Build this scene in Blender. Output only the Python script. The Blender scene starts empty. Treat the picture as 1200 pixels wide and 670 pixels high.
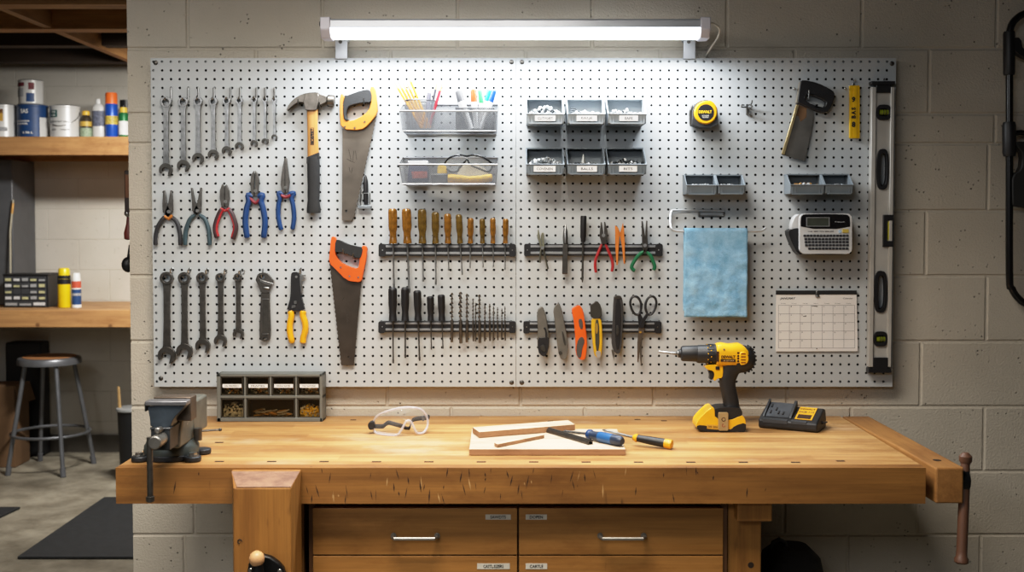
import bpy, bmesh, math, random
from mathutils import Vector, Matrix
from mathutils.geometry import tessellate_polygon
random.seed(7)
PI = math.pi
sc = bpy.context.scene
COL = sc.collection
V = Vector
# ---------------------------------------------------------------- camera
F = 1315.0; TILT = math.radians(2.0); HORIZ = 258.0; CX = 603.0; CAMZ = 1.45
CY = HORIZ + F * math.tan(TILT)
cd = bpy.data.cameras.new('camera'); cam = bpy.data.objects.new('camera', cd); COL.objects.link(cam)
cam.location = (0, 0, CAMZ); cam.rotation_euler = (PI / 2 - TILT, 0, 0)
cd.sensor_width = 36; cd.lens = F / 1200 * 36
cd.shift_x = -(CX - 600) / 1200; cd.shift_y = (CY - 335) / 1200
cd.clip_end = 100; cd.dof.use_dof = True; cd.dof.focus_distance = 3.15; cd.dof.aperture_fstop = 4.5
sc.camera = cam
cT, sT = math.cos(TILT), math.sin(TILT)

def ray(px, py):
    a = (px - CX) / F; b = -(py - CY) / F
    return V((a, cT + b * sT, -sT + b * cT))
def W(px, py, Y):            # the point of plane y=Y seen at photo pixel px,py
    d = ray(px, py); k = Y / d.y
    return V((d.x * k, Y, CAMZ + d.z * k))
def G(px, py, z=0.0):        # the point of the level plane z seen at photo pixel px,py
    d = ray(px, py); k = (z - CAMZ) / d.z
    return V((d.x * k, d.y * k, z))
def S(Y): return Y / F       # metres per photo pixel at depth Y
def Zm(ox, oy, s): return lambda x, y: (ox + x / s, oy + y / s)

YW = 3.36                    # block wall face
YB = 3.322                   # pegboard face
BT = W(603, 487, YW).z       # bench top height
YF = G(603, 548, BT).y       # bench front

# ---------------------------------------------------------------- materials
def lin(h):
    h = h.lstrip('#'); r = [int(h[i:i + 2], 16) / 255 for i in (0, 2, 4)]
    return tuple(c / 12.92 if c <= .04045 else ((c + .055) / 1.055) ** 2.4 for c in r)
_mc = {}
def node_mat(name):
    m = bpy.data.materials.new(name); m.use_nodes = True
    nt = m.node_tree; nt.nodes.clear()
    out = nt.nodes.new('ShaderNodeOutputMaterial'); b = nt.nodes.new('ShaderNodeBsdfPrincipled')
    nt.links.new(b.outputs[0], out.inputs[0])
    return m, nt, b, out
def N(nt, t, **kw):
    n = nt.nodes.new(t)
    for k, v in kw.items():
        if k in n.inputs.keys(): n.inputs[k].default_value = v
        else: setattr(n, k, v)
    return n
def mixc(nt, fac, a, b, mode='MIX'):
    n = nt.nodes.new('ShaderNodeMix'); n.data_type = 'RGBA'; n.blend_type = mode
    for s, x in ((0, fac), (6, a), (7, b)):
        if hasattr(x, 'is_linked') or isinstance(x, bpy.types.NodeSocket): nt.links.new(x, n.inputs[s])
        elif s == 0: n.inputs[0].default_value = x
        else: n.inputs[s].default_value = (*x[:3], 1)
    return n.outputs[2]
def ramp(nt, src, p0, p1, c0=(0, 0, 0), c1=(1, 1, 1)):
    r = nt.nodes.new('ShaderNodeValToRGB'); e = r.color_ramp.elements
    e[0].position = p0; e[1].position = p1; e[0].color = (*c0, 1); e[1].color = (*c1, 1)
    nt.links.new(src, r.inputs[0]); return r.outputs[0]
def mathn(nt, op, a, b=None):
    n = nt.nodes.new('ShaderNodeMath'); n.operation = op
    for i, x in enumerate((a, b)):
        if x is None: continue
        if isinstance(x, (int, float)): n.inputs[i].default_value = x
        else: nt.links.new(x, n.inputs[i])
    return n.outputs[0]
def coords(nt, sx=1, sy=1, sz=1):
    tc = N(nt, 'ShaderNodeTexCoord'); mp = N(nt, 'ShaderNodeMapping')
    mp.inputs['Scale'].default_value = (sx, sy, sz)
    nt.links.new(tc.outputs['Object'], mp.inputs[0]); return mp.outputs[0]
def noise(nt, vec, scale, detail=3, rough=.5):
    n = N(nt, 'ShaderNodeTexNoise', Scale=scale, Detail=detail, Roughness=rough)
    nt.links.new(vec, n.inputs['Vector']); return n.outputs[0]
def bumpn(nt, b, h, strength, dist=.002):
    bn = N(nt, 'ShaderNodeBump', Strength=strength, Distance=dist)
    nt.links.new(h, bn.inputs['Height']); nt.links.new(bn.outputs[0], b.inputs['Normal'])
def M(name, hx, rough=.5, metal=0, var=.1, scale=40, bump=0, coat=0, spec=.5, emit=0, sss=0, alpha=1):
    if name in _mc: return _mc[name]
    m, nt, b, out = node_mat(name); c = lin(hx)
    v = coords(nt); n = noise(nt, v, scale)
    lo = tuple(x * (1 - var) for x in c); hi = tuple(min(1, x * (1 + var)) for x in c)
    nt.links.new(ramp(nt, n, .3, .7, lo, hi), b.inputs['Base Color'])
    b.inputs['Roughness'].default_value = rough; b.inputs['Metallic'].default_value = metal
    b.inputs['Coat Weight'].default_value = coat; b.inputs['Specular IOR Level'].default_value = spec
    b.inputs['Alpha'].default_value = alpha
    if sss: b.inputs['Subsurface Weight'].default_value = sss; b.inputs['Subsurface Radius'].default_value = (.01, .006, .003)
    if emit: b.inputs['Emission Color'].default_value = (*c, 1); b.inputs['Emission Strength'].default_value = emit
    if bump: bumpn(nt, b, noise(nt, v, scale * 6), bump)
    _mc[name] = m; return m
def clear_mat(name, hx, fac, rough=.05, tint='ffffff'):
    if name in _mc: return _mc[name]
    m, nt, b, out = node_mat(name)
    tr = N(nt, 'ShaderNodeBsdfTransparent'); tr.inputs[0].default_value = (*lin(tint), 1)
    mx = N(nt, 'ShaderNodeMixShader'); b.inputs['Base Color'].default_value = (*lin(hx), 1); b.inputs['Roughness'].default_value = rough
    n = noise(nt, coords(nt), 25); f = mathn(nt, 'MULTIPLY_ADD', n, .12); f.node.inputs[2].default_value = fac - .06
    nt.links.new(f, mx.inputs[0]); nt.links.new(tr.outputs[0], mx.inputs[1]); nt.links.new(b.outputs[0], mx.inputs[2])
    nt.links.new(mx.outputs[0], out.inputs[0]); _mc[name] = m; return m
def mesh_mat(name, hx, pitch, wire):
    """expanded-metal mesh: diagonal wires with open cells"""
    m, nt, b, out = node_mat(name)
    b.inputs['Base Color'].default_value = (*lin(hx), 1); b.inputs['Metallic'].default_value = .6; b.inputs['Roughness'].default_value = .4
    tc = N(nt, 'ShaderNodeTexCoord'); sp = N(nt, 'ShaderNodeSeparateXYZ'); nt.links.new(tc.outputs['Object'], sp.inputs[0])
    h = mathn(nt, 'ADD', sp.outputs[0], sp.outputs[1])
    fs = []
    for op in ('ADD', 'SUBTRACT'):
        u = mathn(nt, op, h, sp.outputs[2]); u = mathn(nt, 'DIVIDE', u, pitch); u = mathn(nt, 'FRACT', u)
        fs.append(mathn(nt, 'LESS_THAN', u, wire))
    f = mathn(nt, 'MAXIMUM', fs[0], fs[1])
    tr = N(nt, 'ShaderNodeBsdfTransparent'); mx = N(nt, 'ShaderNodeMixShader')
    nt.links.new(f, mx.inputs[0]); nt.links.new(tr.outputs[0], mx.inputs[1]); nt.links.new(b.outputs[0], mx.inputs[2])
    nt.links.new(mx.outputs[0], out.inputs[0]); return m
def wood(name, c0, c1, axis=0, strip=0, strip_axis=1, stripvar=.14, rough=.5, dents=0, sc_=1.0, knots=0, worn=0):
    m, nt, b, out = node_mat(name)
    s = [14.0 * sc_] * 3; s[axis] = 1.1 * sc_
    v = coords(nt, *s); n1 = noise(nt, v, 1.6, 5, .6)
    s2 = [220.0 * sc_] * 3; s2[axis] = 5.0 * sc_
    n2 = noise(nt, coords(nt, *s2), 1.0, 3)
    col = ramp(nt, n1, .32, .68, lin(c0), lin(c1))
    col = mixc(nt, .35, col, ramp(nt, n2, .3, .7, (.45, .45, .45), (1, 1, 1)), 'MULTIPLY')
    big = noise(nt, coords(nt), 2.2, 4)
    col = mixc(nt, .5, col, ramp(nt, big, .3, .75, (.62, .58, .54), (1.0, 1.0, 1.0)), 'MULTIPLY')
    if strip:
        tc = N(nt, 'ShaderNodeTexCoord'); sp = N(nt, 'ShaderNodeSeparateXYZ'); nt.links.new(tc.outputs['Object'], sp.inputs[0])
        k = mathn(nt, 'FLOOR', mathn(nt, 'DIVIDE', sp.outputs[strip_axis], strip))
        # staggered board lengths
        xo = mathn(nt, 'FLOOR', mathn(nt, 'ADD', mathn(nt, 'MULTIPLY', sp.outputs[axis], 1.7), mathn(nt, 'MULTIPLY', k, .37)))
        wn = N(nt, 'ShaderNodeTexWhiteNoise', noise_dimensions='2D')
        cb = N(nt, 'ShaderNodeCombineXYZ'); nt.links.new(k, cb.inputs[0]); nt.links.new(xo, cb.inputs[1]); nt.links.new(cb.outputs[0], wn.inputs[0])
        lo = 1 - stripvar
        col = mixc(nt, 1, col, ramp(nt, wn.outputs[0], 0, 1, (lo, lo * .97, lo * .93), (1, 1, 1)), 'MULTIPLY')
    if dents:
        dv = coords(nt, 38, 38, 7); d = noise(nt, dv, 1.0, 2, .5)
        d1 = ramp(nt, d, .69, .73)
        d2 = ramp(nt, noise(nt, coords(nt), 1.7, 1), .42, .6)
        col = mixc(nt, mathn(nt, 'MULTIPLY', mathn(nt, 'MULTIPLY', d1, d2), dents), col, lin('3a2108'))
        s3 = [90.0] * 3; s3[axis] = 9.0
        e = ramp(nt, noise(nt, coords(nt, *s3), .6, 2), .7, .78)
        col = mixc(nt, mathn(nt, 'MULTIPLY', e, dents * .6), col, lin('4a2c10'))
    if knots:
        kv = N(nt, 'ShaderNodeTexVoronoi', Scale=knots); nt.links.new(coords(nt), kv.inputs['Vector'])
        col = mixc(nt, ramp(nt, kv.outputs['Distance'], .05, .1, (.7, .7, .7), (0, 0, 0)), col, lin('4a2a10'))
    fig = noise(nt, coords(nt, *[6.0 if i != axis else 2.2 for i in range(3)]), 1.3, 6, .72)
    col = mixc(nt, .7, col, ramp(nt, fig, .36, .5, (.66, .58, .5), (1, 1, 1)), 'MULTIPLY')
    if worn:
        wv = ramp(nt, noise(nt, coords(nt, 1.4, 3.2, 3), 1.6, 5, .7), .55, .72)
        col = mixc(nt, mathn(nt, 'MULTIPLY', wv, .55), col, lin('c9b49a'))
    nt.links.new(col, b.inputs['Base Color']); b.inputs['Roughness'].default_value = rough
    bumpn(nt, b, n2, .15, .001); return m

# ---------------------------------------------------------------- mesh builder
class MB:
    def __init__(s): s.v = []; s.f = []; s.m = []
    def add(s, vs, fs, mi=0):
        o = len(s.v); s.v += [V(v) for v in vs]; s.f += [[i + o for i in f] for f in fs]; s.m += [mi] * len(fs); return s
    def box(s, x0, x1, y0, y1, z0, z1, mi=0):
        vs = [(x, y, z) for z in (z0, z1) for y in (y0, y1) for x in (x0, x1)]
        return s.add(vs, [(0, 2, 3, 1), (4, 5, 7, 6), (0, 1, 5, 4), (2, 6, 7, 3), (0, 4, 6, 2), (1, 3, 7, 5)], mi)
    def obox(s, c, ux, uy, uz, mi=0):       # centre and three half-axes
        c = V(c); vs = [c + V(ux) * a + V(uy) * b + V(uz) * d for d in (-1, 1) for b in (-1, 1) for a in (-1, 1)]
        return s.add(vs, [(0, 2, 3, 1), (4, 5, 7, 6), (0, 1, 5, 4), (2, 6, 7, 3), (0, 4, 6, 2), (1, 3, 7, 5)], mi)
    def pbox(s, x0, x1, y0, y1, Yf, Yb, mi=0):   # photo rectangle measured on plane Yf, running back to Yb
        a = W(x0, y1, Yf); b = W(x1, y0, Yf); return s.box(a.x, b.x, Yf, Yb, a.z, b.z, mi)
    def prism(s, loops, ext, mi=0):
        loops = [[V(p) for p in l] for l in loops]; ext = V(ext)
        flat = [p for l in loops for p in l]; n = len(flat)
        tri = tessellate_polygon(loops)
        vs = flat + [p + ext for p in flat]; fs = [tuple(t) for t in tri] + [tuple(i + n for i in reversed(t)) for t in tri]
        if len(loops) == 1: fs = [tuple(range(n)), tuple(range(2 * n - 1, n - 1, -1))] if False else fs
        o = 0
        for l in loops:
            k = len(l)
            for i in range(k):
                j = (i + 1) % k; fs.append((o + i, o + j, o + j + n, o + i + n))
            o += k
        return s.add(vs, fs, mi)
    def plate(s, pts, Y, t, holes=(), mi=0):     # photo outline, back at Y, front at Y-t
        L = [[W(x, y, Y) for x, y in pts]] + [[W(x, y, Y) for x, y in h] for h in holes]
        return s.prism(L, (0, -t, 0), mi)
    def pl2(s, pts, Yf, Yb, holes=(), mi=0):     # photo outline measured on its front plane Yf
        return s.prism([[W(x, y, Yf) for x, y in l] for l in [pts] + list(holes)], (0, Yb - Yf, 0), mi)
    def lathe(s, A, B, prof, n=18, mi=0, sq=None):     # profile of (t, radius in metres) along A-B
        A = V(A); B = V(B); d = (B - A).normalized()
        u = d.cross(V((0, 1, 0))); u = u.normalized() if u.length > .01 else V((1, 0, 0)); w = d.cross(u)
        vs = []; fs = []
        for t, r in prof:
            c = A.lerp(B, t)
            for i in range(n):
                a = 2 * PI * i / n; k = 1
                vs.append(c + (u * math.cos(a) + w * math.sin(a) * (sq or 1)) * max(r, 1e-5))
        m = len(prof)
        for j in range(m - 1):
            for i in range(n):
                i2 = (i + 1) % n; fs.append((j * n + i, j * n + i2, (j + 1) * n + i2, (j + 1) * n + i))
        fs.append(tuple(range(n - 1, -1, -1))); fs.append(tuple((m - 1) * n + i for i in range(n)))
        return s.add(vs, fs, mi)
    def cyl(s, A, B, r, n=16, mi=0, r2=None): return s.lathe(A, B, [(0, r), (1, r if r2 is None else r2)], n, mi)
    def plathe(s, a, b, prof, Y, n=18, mi=0, sq=None):  # photo end points, radii in photo pixels
        k = S(Y); return s.lathe(W(*a, Y), W(*b, Y), [(t, r * k) for t, r in prof], n, mi, sq)
    def tube(s, path, r, n=8, mi=0, closed=False):
        P = [V(p) for p in path]; m = len(P); R = r if isinstance(r, (list, tuple)) else [r] * m
        up = None; vs = []; fs = []
        for i in range(m):
            a = P[i - 1] if (i or closed) else P[0]; b = P[(i + 1) % m] if (i < m - 1 or closed) else P[-1]
            d = (b - a).normalized()
            if up is None: up = d.orthogonal().normalized()
            up = (up - d * up.dot(d)); up = up.normalized() if up.length > 1e-6 else d.orthogonal().normalized()
            w = d.cross(up)
            for k in range(n):
                t = 2 * PI * k / n; vs.append(P[i] + (up * math.cos(t) + w * math.sin(t)) * R[i])
        for i in range(m if closed else m - 1):
            i2 = (i + 1) % m
            for k in range(n):
                k2 = (k + 1) % n; fs.append((i * n + k, i * n + k2, i2 * n + k2, i2 * n + k))
        if not closed: fs.append(tuple(range(n - 1, -1, -1))); fs.append(tuple((m - 1) * n + k for k in range(n)))
        return s.add(vs, fs, mi)
    def ptube(s, pts, Y, r, n=8, mi=0, closed=False):   # photo path, radius in photo pixels; Y one depth or a list
        k = len(pts); Ys = Y if isinstance(Y, (list, tuple)) else [Y] * k
        R = [q * S(Ys[0]) for q in r] if isinstance(r, (list, tuple)) else r * S(Ys[0])
        return s.tube([W(*p, y) for p, y in zip(pts, Ys)], R, n, mi, closed)
    def loft(s, secs, n=20, mi=0, e=2.0):   # secs of (centre, half-axis u, half-axis v)
        vs = []; fs = []; m = len(secs)
        for c, u, w in secs:
            for i in range(n):
                a = 2 * PI * i / n; ca, sa = math.cos(a), math.sin(a)
                vs.append(V(c) + V(u) * math.copysign(abs(ca) ** (2 / e), ca) + V(w) * math.copysign(abs(sa) ** (2 / e), sa))
        for j in range(m - 1):
            for i in range(n):
                i2 = (i + 1) % n; fs.append((j * n + i, j * n + i2, (j + 1) * n + i2, (j + 1) * n + i))
        fs.append(tuple(range(n - 1, -1, -1))); fs.append(tuple((m - 1) * n + i for i in range(n)))
        return s.add(vs, fs, mi)
    def ball(s, c, r, n=14, mi=0):
        rx, ry, rz = r if isinstance(r, (tuple, list)) else (r, r, r); c = V(c); vs = []; fs = []; h = n // 2
        for j in range(h + 1):
            t = PI * (j + .0) / h; q = max(math.sin(t), .01)
            for i in range(n):
                a = 2 * PI * i / n; vs.append(c + V((rx * q * math.cos(a), ry * q * math.sin(a), rz * math.cos(t))))
        for j in range(h):
            for i in range(n):
                i2 = (i + 1) % n; fs.append((j * n + i, j * n + i2, (j + 1) * n + i2, (j + 1) * n + i))
        fs.append(tuple(range(n))); fs.append(tuple(h * n + i for i in range(n - 1, -1, -1)))
        return s.add(vs, fs, mi)
    def twist(s, A, B, r, turns, n=8, steps=40, mi=0):
        A = V(A); B = V(B); d = (B - A).normalized(); u = d.cross(V((0, 1, 0))).normalized(); w = d.cross(u); vs = []; fs = []
        for j in range(steps + 1):
            t = j / steps; c = A.lerp(B, t); ph = 2 * PI * turns * t
            for i in range(n):
                a = 2 * PI * i / n; q = r * (1 if abs(math.sin(a)) < .5 else .55)
                vs.append(c + (u * math.cos(a + ph) + w * math.sin(a + ph)) * q)
        for j in range(steps):
            for i in range(n):
                i2 = (i + 1) % n; fs.append((j * n + i, j * n + i2, (j + 1) * n + i2, (j + 1) * n + i))
        fs.append(tuple(range(n - 1, -1, -1))); fs.append(tuple(steps * n + i for i in range(n)))
        return s.add(vs, fs, mi)
    def text(s, txt, c, h, mi=0, right=(1, 0, 0), up=(0, 0, 1), wmax=None, shear=0, bold=0, align='CENTER', depth=.0003):
        vs, fs = glyphs(txt, shear, bold)
        if not vs: return s
        xs = [v[0] for v in vs]; ys = [v[1] for v in vs]; x0, x1, y0, y1 = min(xs), max(xs), min(ys), max(ys)
        k = h / (y1 - y0); kx = k if not wmax else wmax / (x1 - x0)
        ax = (x0 + x1) / 2 if align == 'CENTER' else x0
        R = V(right).normalized(); U = V(up).normalized(); nn = R.cross(U)
        return s.add([V(c) + R * (v[0] - ax) * kx + U * (v[1] - (y0 + y1) / 2) * k + nn * depth for v in vs], fs, mi)
    def clampz(s, z):
        s.v = [v if v.z >= z else V((v.x, v.y, z)) for v in s.v]; return s
    def ctext(s, txt, base, r, h, w, deg, zc, mi=0, bold=.03):   # lettering wrapped round an upright can
        vs, fs = glyphs(txt, 0, bold); xs = [v[0] for v in vs]; ys = [v[1] for v in vs]; x0, x1, y0, y1 = min(xs), max(xs), min(ys), max(ys)
        o = []
        for v in vs:
            a = math.radians(deg) + ((v[0] - x0) / (x1 - x0) - .5) * w / r
            o.append(V(base) + V((r * math.sin(a), -r * math.cos(a), zc + ((v[1] - y0) / (y1 - y0) - .5) * h)))
        return s.add(o, fs, mi)
_gl = {}
def glyphs(txt, shear, bold):
    key = (txt, shear, bold)
    if key not in _gl:
        cu = bpy.data.curves.new('t', 'FONT'); cu.body = txt; cu.resolution_u = 2; cu.shear = shear; cu.offset = bold
        ob = bpy.data.objects.new('t', cu); me = ob.to_mesh()
        _gl[key] = ([tuple(v.co) for v in me.vertices], [tuple(p.vertices) for p in me.polygons])
        ob.to_mesh_clear(); bpy.data.objects.remove(ob); bpy.data.curves.remove(cu)
    return _gl[key]

ORG = {}
def tag(o, label=None, cat=None, group=None, kind=None):
    if label: o['label'] = label
    if cat: o['category'] = cat
    if group: o['group'] = group
    if kind: o['kind'] = kind
    return o
def thing(name, label, cat, at, group=None):
    o = bpy.data.objects.new(name, None); COL.objects.link(o); o.location = at; o.empty_display_size = .03
    ORG[o] = V(at); return tag(o, label, cat, group)
def part(name, mb, mats, par=None, bevel=0, seg=2, label=None, smooth=True, ang=35, at=None, fixn=True):
    org = ORG[par] if par else (V(at) if at is not None else sum(mb.v, V()) / max(1, len(mb.v)))
    me = bpy.data.meshes.new(name); me.from_pydata([v - org for v in mb.v], [], mb.f)
    for m in (mats if isinstance(mats, (list, tuple)) else [mats]): me.materials.append(m)
    me.polygons.foreach_set('material_index', mb.m)
    if fixn:
        bm = bmesh.new(); bm.from_mesh(me); bmesh.ops.recalc_face_normals(bm, faces=bm.faces[:]); bm.to_mesh(me); bm.free()
    if smooth:
        me.polygons.foreach_set('use_smooth', [True] * len(me.polygons)); me.set_sharp_from_angle(angle=math.radians(ang))
    me.update()
    o = bpy.data.objects.new(name, me); COL.objects.link(o); ORG[o] = org
    if par: o.parent = par
    else: o.location = org
    if bevel:
        b = o.modifiers.new('bevel', 'BEVEL'); b.width = bevel; b.segments = seg; b.limit_method = 'ANGLE'; b.angle_limit = math.radians(40)
    if label: o['label'] = label
    return o
def struct(name, mb, mats, **k): return tag(part(name, mb, mats, **k), kind='structure')

# outlines
def rrect(x0, x1, y0, y1, r, n=5):
    P = []
    for cx, cy, a0 in ((x1 - r, y0 + r, -90), (x1 - r, y1 - r, 0), (x0 + r, y1 - r, 90), (x0 + r, y0 + r, 180)):
        for i in range(n + 1):
            a = math.radians(a0 + 90 * i / n); P.append((cx + r * math.cos(a), cy + r * math.sin(a)))
    return P
def ell(cx, cy, rx, ry=None, n=24, a0=0, a1=360):
    ry = rx if ry is None else ry; full = abs(a1 - a0) >= 360; m = n if full else n + 1
    return [(cx + rx * math.cos(math.radians(a0 + (a1 - a0) * i / n)), cy + ry * math.sin(math.radians(a0 + (a1 - a0) * i / n))) for i in range(m)]
def cut(P, k=2):             # corner cutting, closed
    for _ in range(k):
        Q = []
        for i in range(len(P)):
            a, b = P[i], P[(i + 1) % len(P)]
            Q += [tuple(a[j] * .75 + b[j] * .25 for j in range(len(a))), tuple(a[j] * .25 + b[j] * .75 for j in range(len(a)))]
        P = Q
    return P
def spl(P, k=4):             # Catmull-Rom through an open path
    out = []
    for i in range(len(P) - 1):
        p0, p1, p2, p3 = P[max(i - 1, 0)], P[i], P[i + 1], P[min(i + 2, len(P) - 1)]
        for j in range(k):
            t = j / k
            out.append(tuple(.5 * (2 * p1[q] + (p2[q] - p0[q]) * t + (2 * p0[q] - 5 * p1[q] + 4 * p2[q] - p3[q]) * t * t + (3 * p1[q] - p0[q] - 3 * p2[q] + p3[q]) * t ** 3) for q in range(len(p1))))
    out.append(tuple(P[-1])); return out
def zz(q, P): return [q(*p) for p in P]

# shared materials
STEEL = M('brushed steel', 'a2a2a0', .32, 1, .15, 60, .1)
CHROME = M('polished chrome', '8e8f8f', .3, 1, .25, 60)
DARKST = M('dark steel', '625f5b', .38, .9, .2, 60, .15)
GUN = M('gunmetal', '4c4b48', .45, .8, .2, 50, .15)
BLADE = M('saw blade steel', '655e56', .42, .75, .22, 14, .1)
BLK = M('black plastic', '17171a', .45, 0, .2, 40, .1)
RUB = M('black rubber', '1d1e20', .7, 0, .15, 60, .3)
GRYP = M('grey plastic', '7d868c', .45, 0, .06, 20)
WHT = M('white plastic', 'd8d9d8', .4, 0, .04, 20)
PAPER = M('white paper', 'e6e4e2', .8, 0, .03, 15)
INK = M('black ink', '1a1a1c', .8, 0, .05, 20)
YEL = M('tool yellow', 'e6a614', .4, 0, .08, 25, 0, .2)
RED = M('red grip', '9c2428', .45, 0, .1, 30)
BLUE = M('blue grip', '173a6c', .4, 0, .12, 30)
ORG_ = M('orange plastic', 'df5d16', .4, 0, .08, 25)
GREEN = M('green grip', '146440', .42, 0, .1, 30)
# ================================================================ SETTING
def block_paint(name, hx, hx2, pits=1.0):
    m, nt, b, out = node_mat(name)
    v = coords(nt); n = noise(nt, v, 3.0, 4); f = noise(nt, v, 160, 4, .6)
    vo = N(nt, 'ShaderNodeTexVoronoi', Scale=55.0); nt.links.new(v, vo.inputs['Vector'])
    pit = ramp(nt, vo.outputs['Distance'], .05, .17)
    msk = ramp(nt, noise(nt, v, 14, 2), .5, .6)
    pit = mixc(nt, msk, (1, 1, 1), pit)
    col = ramp(nt, n, .3, .7, lin(hx2), lin(hx))
    col = mixc(nt, .75 * pits, col, mixc(nt, .0, pit, pit), 'MULTIPLY')
    nt.links.new(col, b.inputs['Base Color']); b.inputs['Roughness'].default_value = .6
    h = mathn(nt, 'ADD', mathn(nt, 'MULTIPLY', f, .5), mathn(nt, 'MULTIPLY', pit, 1.0))
    bumpn(nt, b, h, .8, .006); return m
WALLP = block_paint('painted concrete block', 'c4bdb0', 'b5aea1')
WALLR = block_paint('painted block rear', 'cfcbc2', 'c2beb4', .4)
MORT = M('painted mortar joint', 'b0aca2', .75, 0, .1, 30)

def blocks(mb, x0, x1, rows, Y, bev=.004, dep=.004, gap=.0022):
    """rows: (z0, z1, [vertical joint x...]); face at Y, joints sunk behind it"""
    for z0, z1, js in rows:
        xs = [x0] + sorted(j for j in js if x0 + .03 < j < x1 - .03) + [x1]
        for i in range(len(xs) - 1):
            a = xs[i] + (gap if i else 0); b = xs[i + 1] - (gap if i < len(xs) - 2 else 0); c = z0 + gap; d = z1 - gap
            ba = bev if i else 0; bb = bev if i < len(xs) - 2 else 0
            mb.add([(a, Y + dep, c), (b, Y + dep, c), (b, Y + dep, d), (a, Y + dep, d),
                    (a + ba, Y, c + bev), (b - bb, Y, c + bev), (b - bb, Y, d - bev), (a + ba, Y, d - bev)],
                   [(4, 5, 6, 7), (0, 1, 5, 4), (1, 2, 6, 5), (2, 3, 7, 6), (3, 0, 4, 7)], 0)
XE = W(152, 300, YW).x                    # the free end of the block wall
XR = 3.0; CEIL = 2.62
jz = [W(1100, y, YW).z for y in (57, 133.3, 168.3, 247, 323.3, 400, 476.3, 552, 626.5)]
P2 = 157 * S(YW)
def vj(px, py): x = W(px, py, YW).x; return [x + P2 * k for k in range(-12, 9)]
phase = [(1168, 30), (1089, 95), (1166, 150), (1158, 208), (1085, 285), (1156, 360), (1079, 437), (1153, 514), (1075, 590), (1149, 645)]
edges = [min(jz[0] + .2032, CEIL)] + jz + [jz[-1] - .197]
if edges[0] < CEIL - .02: edges = [min(CEIL, edges[0] + .2032)] + edges; phase = [(1089, 0)] + phase
rows = []
for i, ph in enumerate(phase): rows.append((edges[i + 1], edges[i], vj(*ph)))
rows[-2] = (rows[-2][0], rows[-2][1], [W(228, 605, YW).x] + [x for x in rows[-2][2] if x > 0])
z = edges[len(phase)]; k = 0
while z > .02:
    z2 = max(0, z - .2032); rows.append((z2, z, vj(*((1075, 590) if k % 2 == 0 else (1149, 645))))); z = z2; k += 1
wb = MB(); blocks(wb, XE, XR, rows, YW); wb.box(XE, XR, YW + .004, YW + .19, 0, CEIL, 1)
# the slab behind the face also closes the free end of the wall
struct('wall_back', wb, [WALLP, WALLP], smooth=False, at=(0, YW, 0), fixn=False)

YR = 7.0
rr = []; z = 0; k = 0
while z < CEIL - .01:
    z2 = min(CEIL, z + .19); rr.append((z, z2, [-5 + .19 * (k % 2) + .38 * i for i in range(20)])); z = z2; k += 1
wr = MB(); blocks(wr, -3.6, 0.4, rr, YR, .002, .0016, .001); wr.box(-3.6, .4, YR + .0016, YR + .1, 0, CEIL, 1)
struct('wall_rear', wr, [WALLR, MORT], smooth=False, at=(0, YR, 0), fixn=False)
SIDE = M('painted side wall', '8a8478', .7, 0, .08, 8)
struct('wall_left', MB().box(-3.7, -3.6, -1.6, YR, 0, CEIL), SIDE, at=(0, 0, 0))
struct('wall_right', MB().box(XR, XR + .1, -1.6, YW + .19, 0, CEIL), SIDE, at=(0, 0, 0))
struct('wall_behind', MB().box(-3.6, XR, -1.7, -1.6, 0, CEIL), M('dim rear wall', '6a655c', .7, 0, .08, 8), at=(0, 0, 0))
# floor
m, nt, b, out = node_mat('worn concrete')
v = coords(nt); n1 = noise(nt, v, 1.1, 5, .6); n2 = noise(nt, v, 5, 5, .65); n3 = noise(nt, v, 60, 3)
c = ramp(nt, n1, .35, .65, lin('6f695c'), lin('a39c8c')); c = mixc(nt, .85, c, ramp(nt, n2, .36, .6, (.5, .48, .45), (1, 1, 1)), 'MULTIPLY')
c = mixc(nt, .25, c, ramp(nt, n3, .3, .7, (.6, .6, .6), (1, 1, 1)), 'MULTIPLY')
nt.links.new(c, b.inputs['Base Color']); b.inputs['Roughness'].default_value = .48; bumpn(nt, b, n2, .08)
struct('floor', MB().box(-3.7, XR + .1, -1.7, YR + .1, -.1, 0), m, at=(0, 0, 0))
# ceiling with joists
cl = struct('ceiling', MB().box(-3.7, XR + .1, -1.7, YR + .1, CEIL, CEIL + .1), M('dark subfloor boards', '2a2018', .8, 0, .2, 6), at=(0, 0, CEIL))
JW = wood('joist timber', 'b07c48', 'd8a468', 0, rough=.7)
JD = wood('joist timber along', 'a07444', 'c89860', 1, rough=.7)
zj = W(80, 5, 4.45).z
for y in (4.45, 5.02): part('joist', MB().box(-3.6, .4, y, y + .1, zj, CEIL), JW, cl, at=None)
xa = W(11, 13, 4.6).x
part('joist', MB().box(xa - .04, xa, 4.55, 5.02, zj + .005, CEIL), JD, cl); part('joist', MB().box(xa - .04, xa, 5.12, 6.2, zj + .005, CEIL), JD, cl)
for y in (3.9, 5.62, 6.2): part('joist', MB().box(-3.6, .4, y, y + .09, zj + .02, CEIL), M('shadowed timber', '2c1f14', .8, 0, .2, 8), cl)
# baseboard
struct('baseboard_rear', MB().box(-3.6, .4, YR - .02, YR, 0, .105), M('dark baseboard', '4c4740', .6, 0, .12, 10), at=(0, YR, 0))

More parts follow.
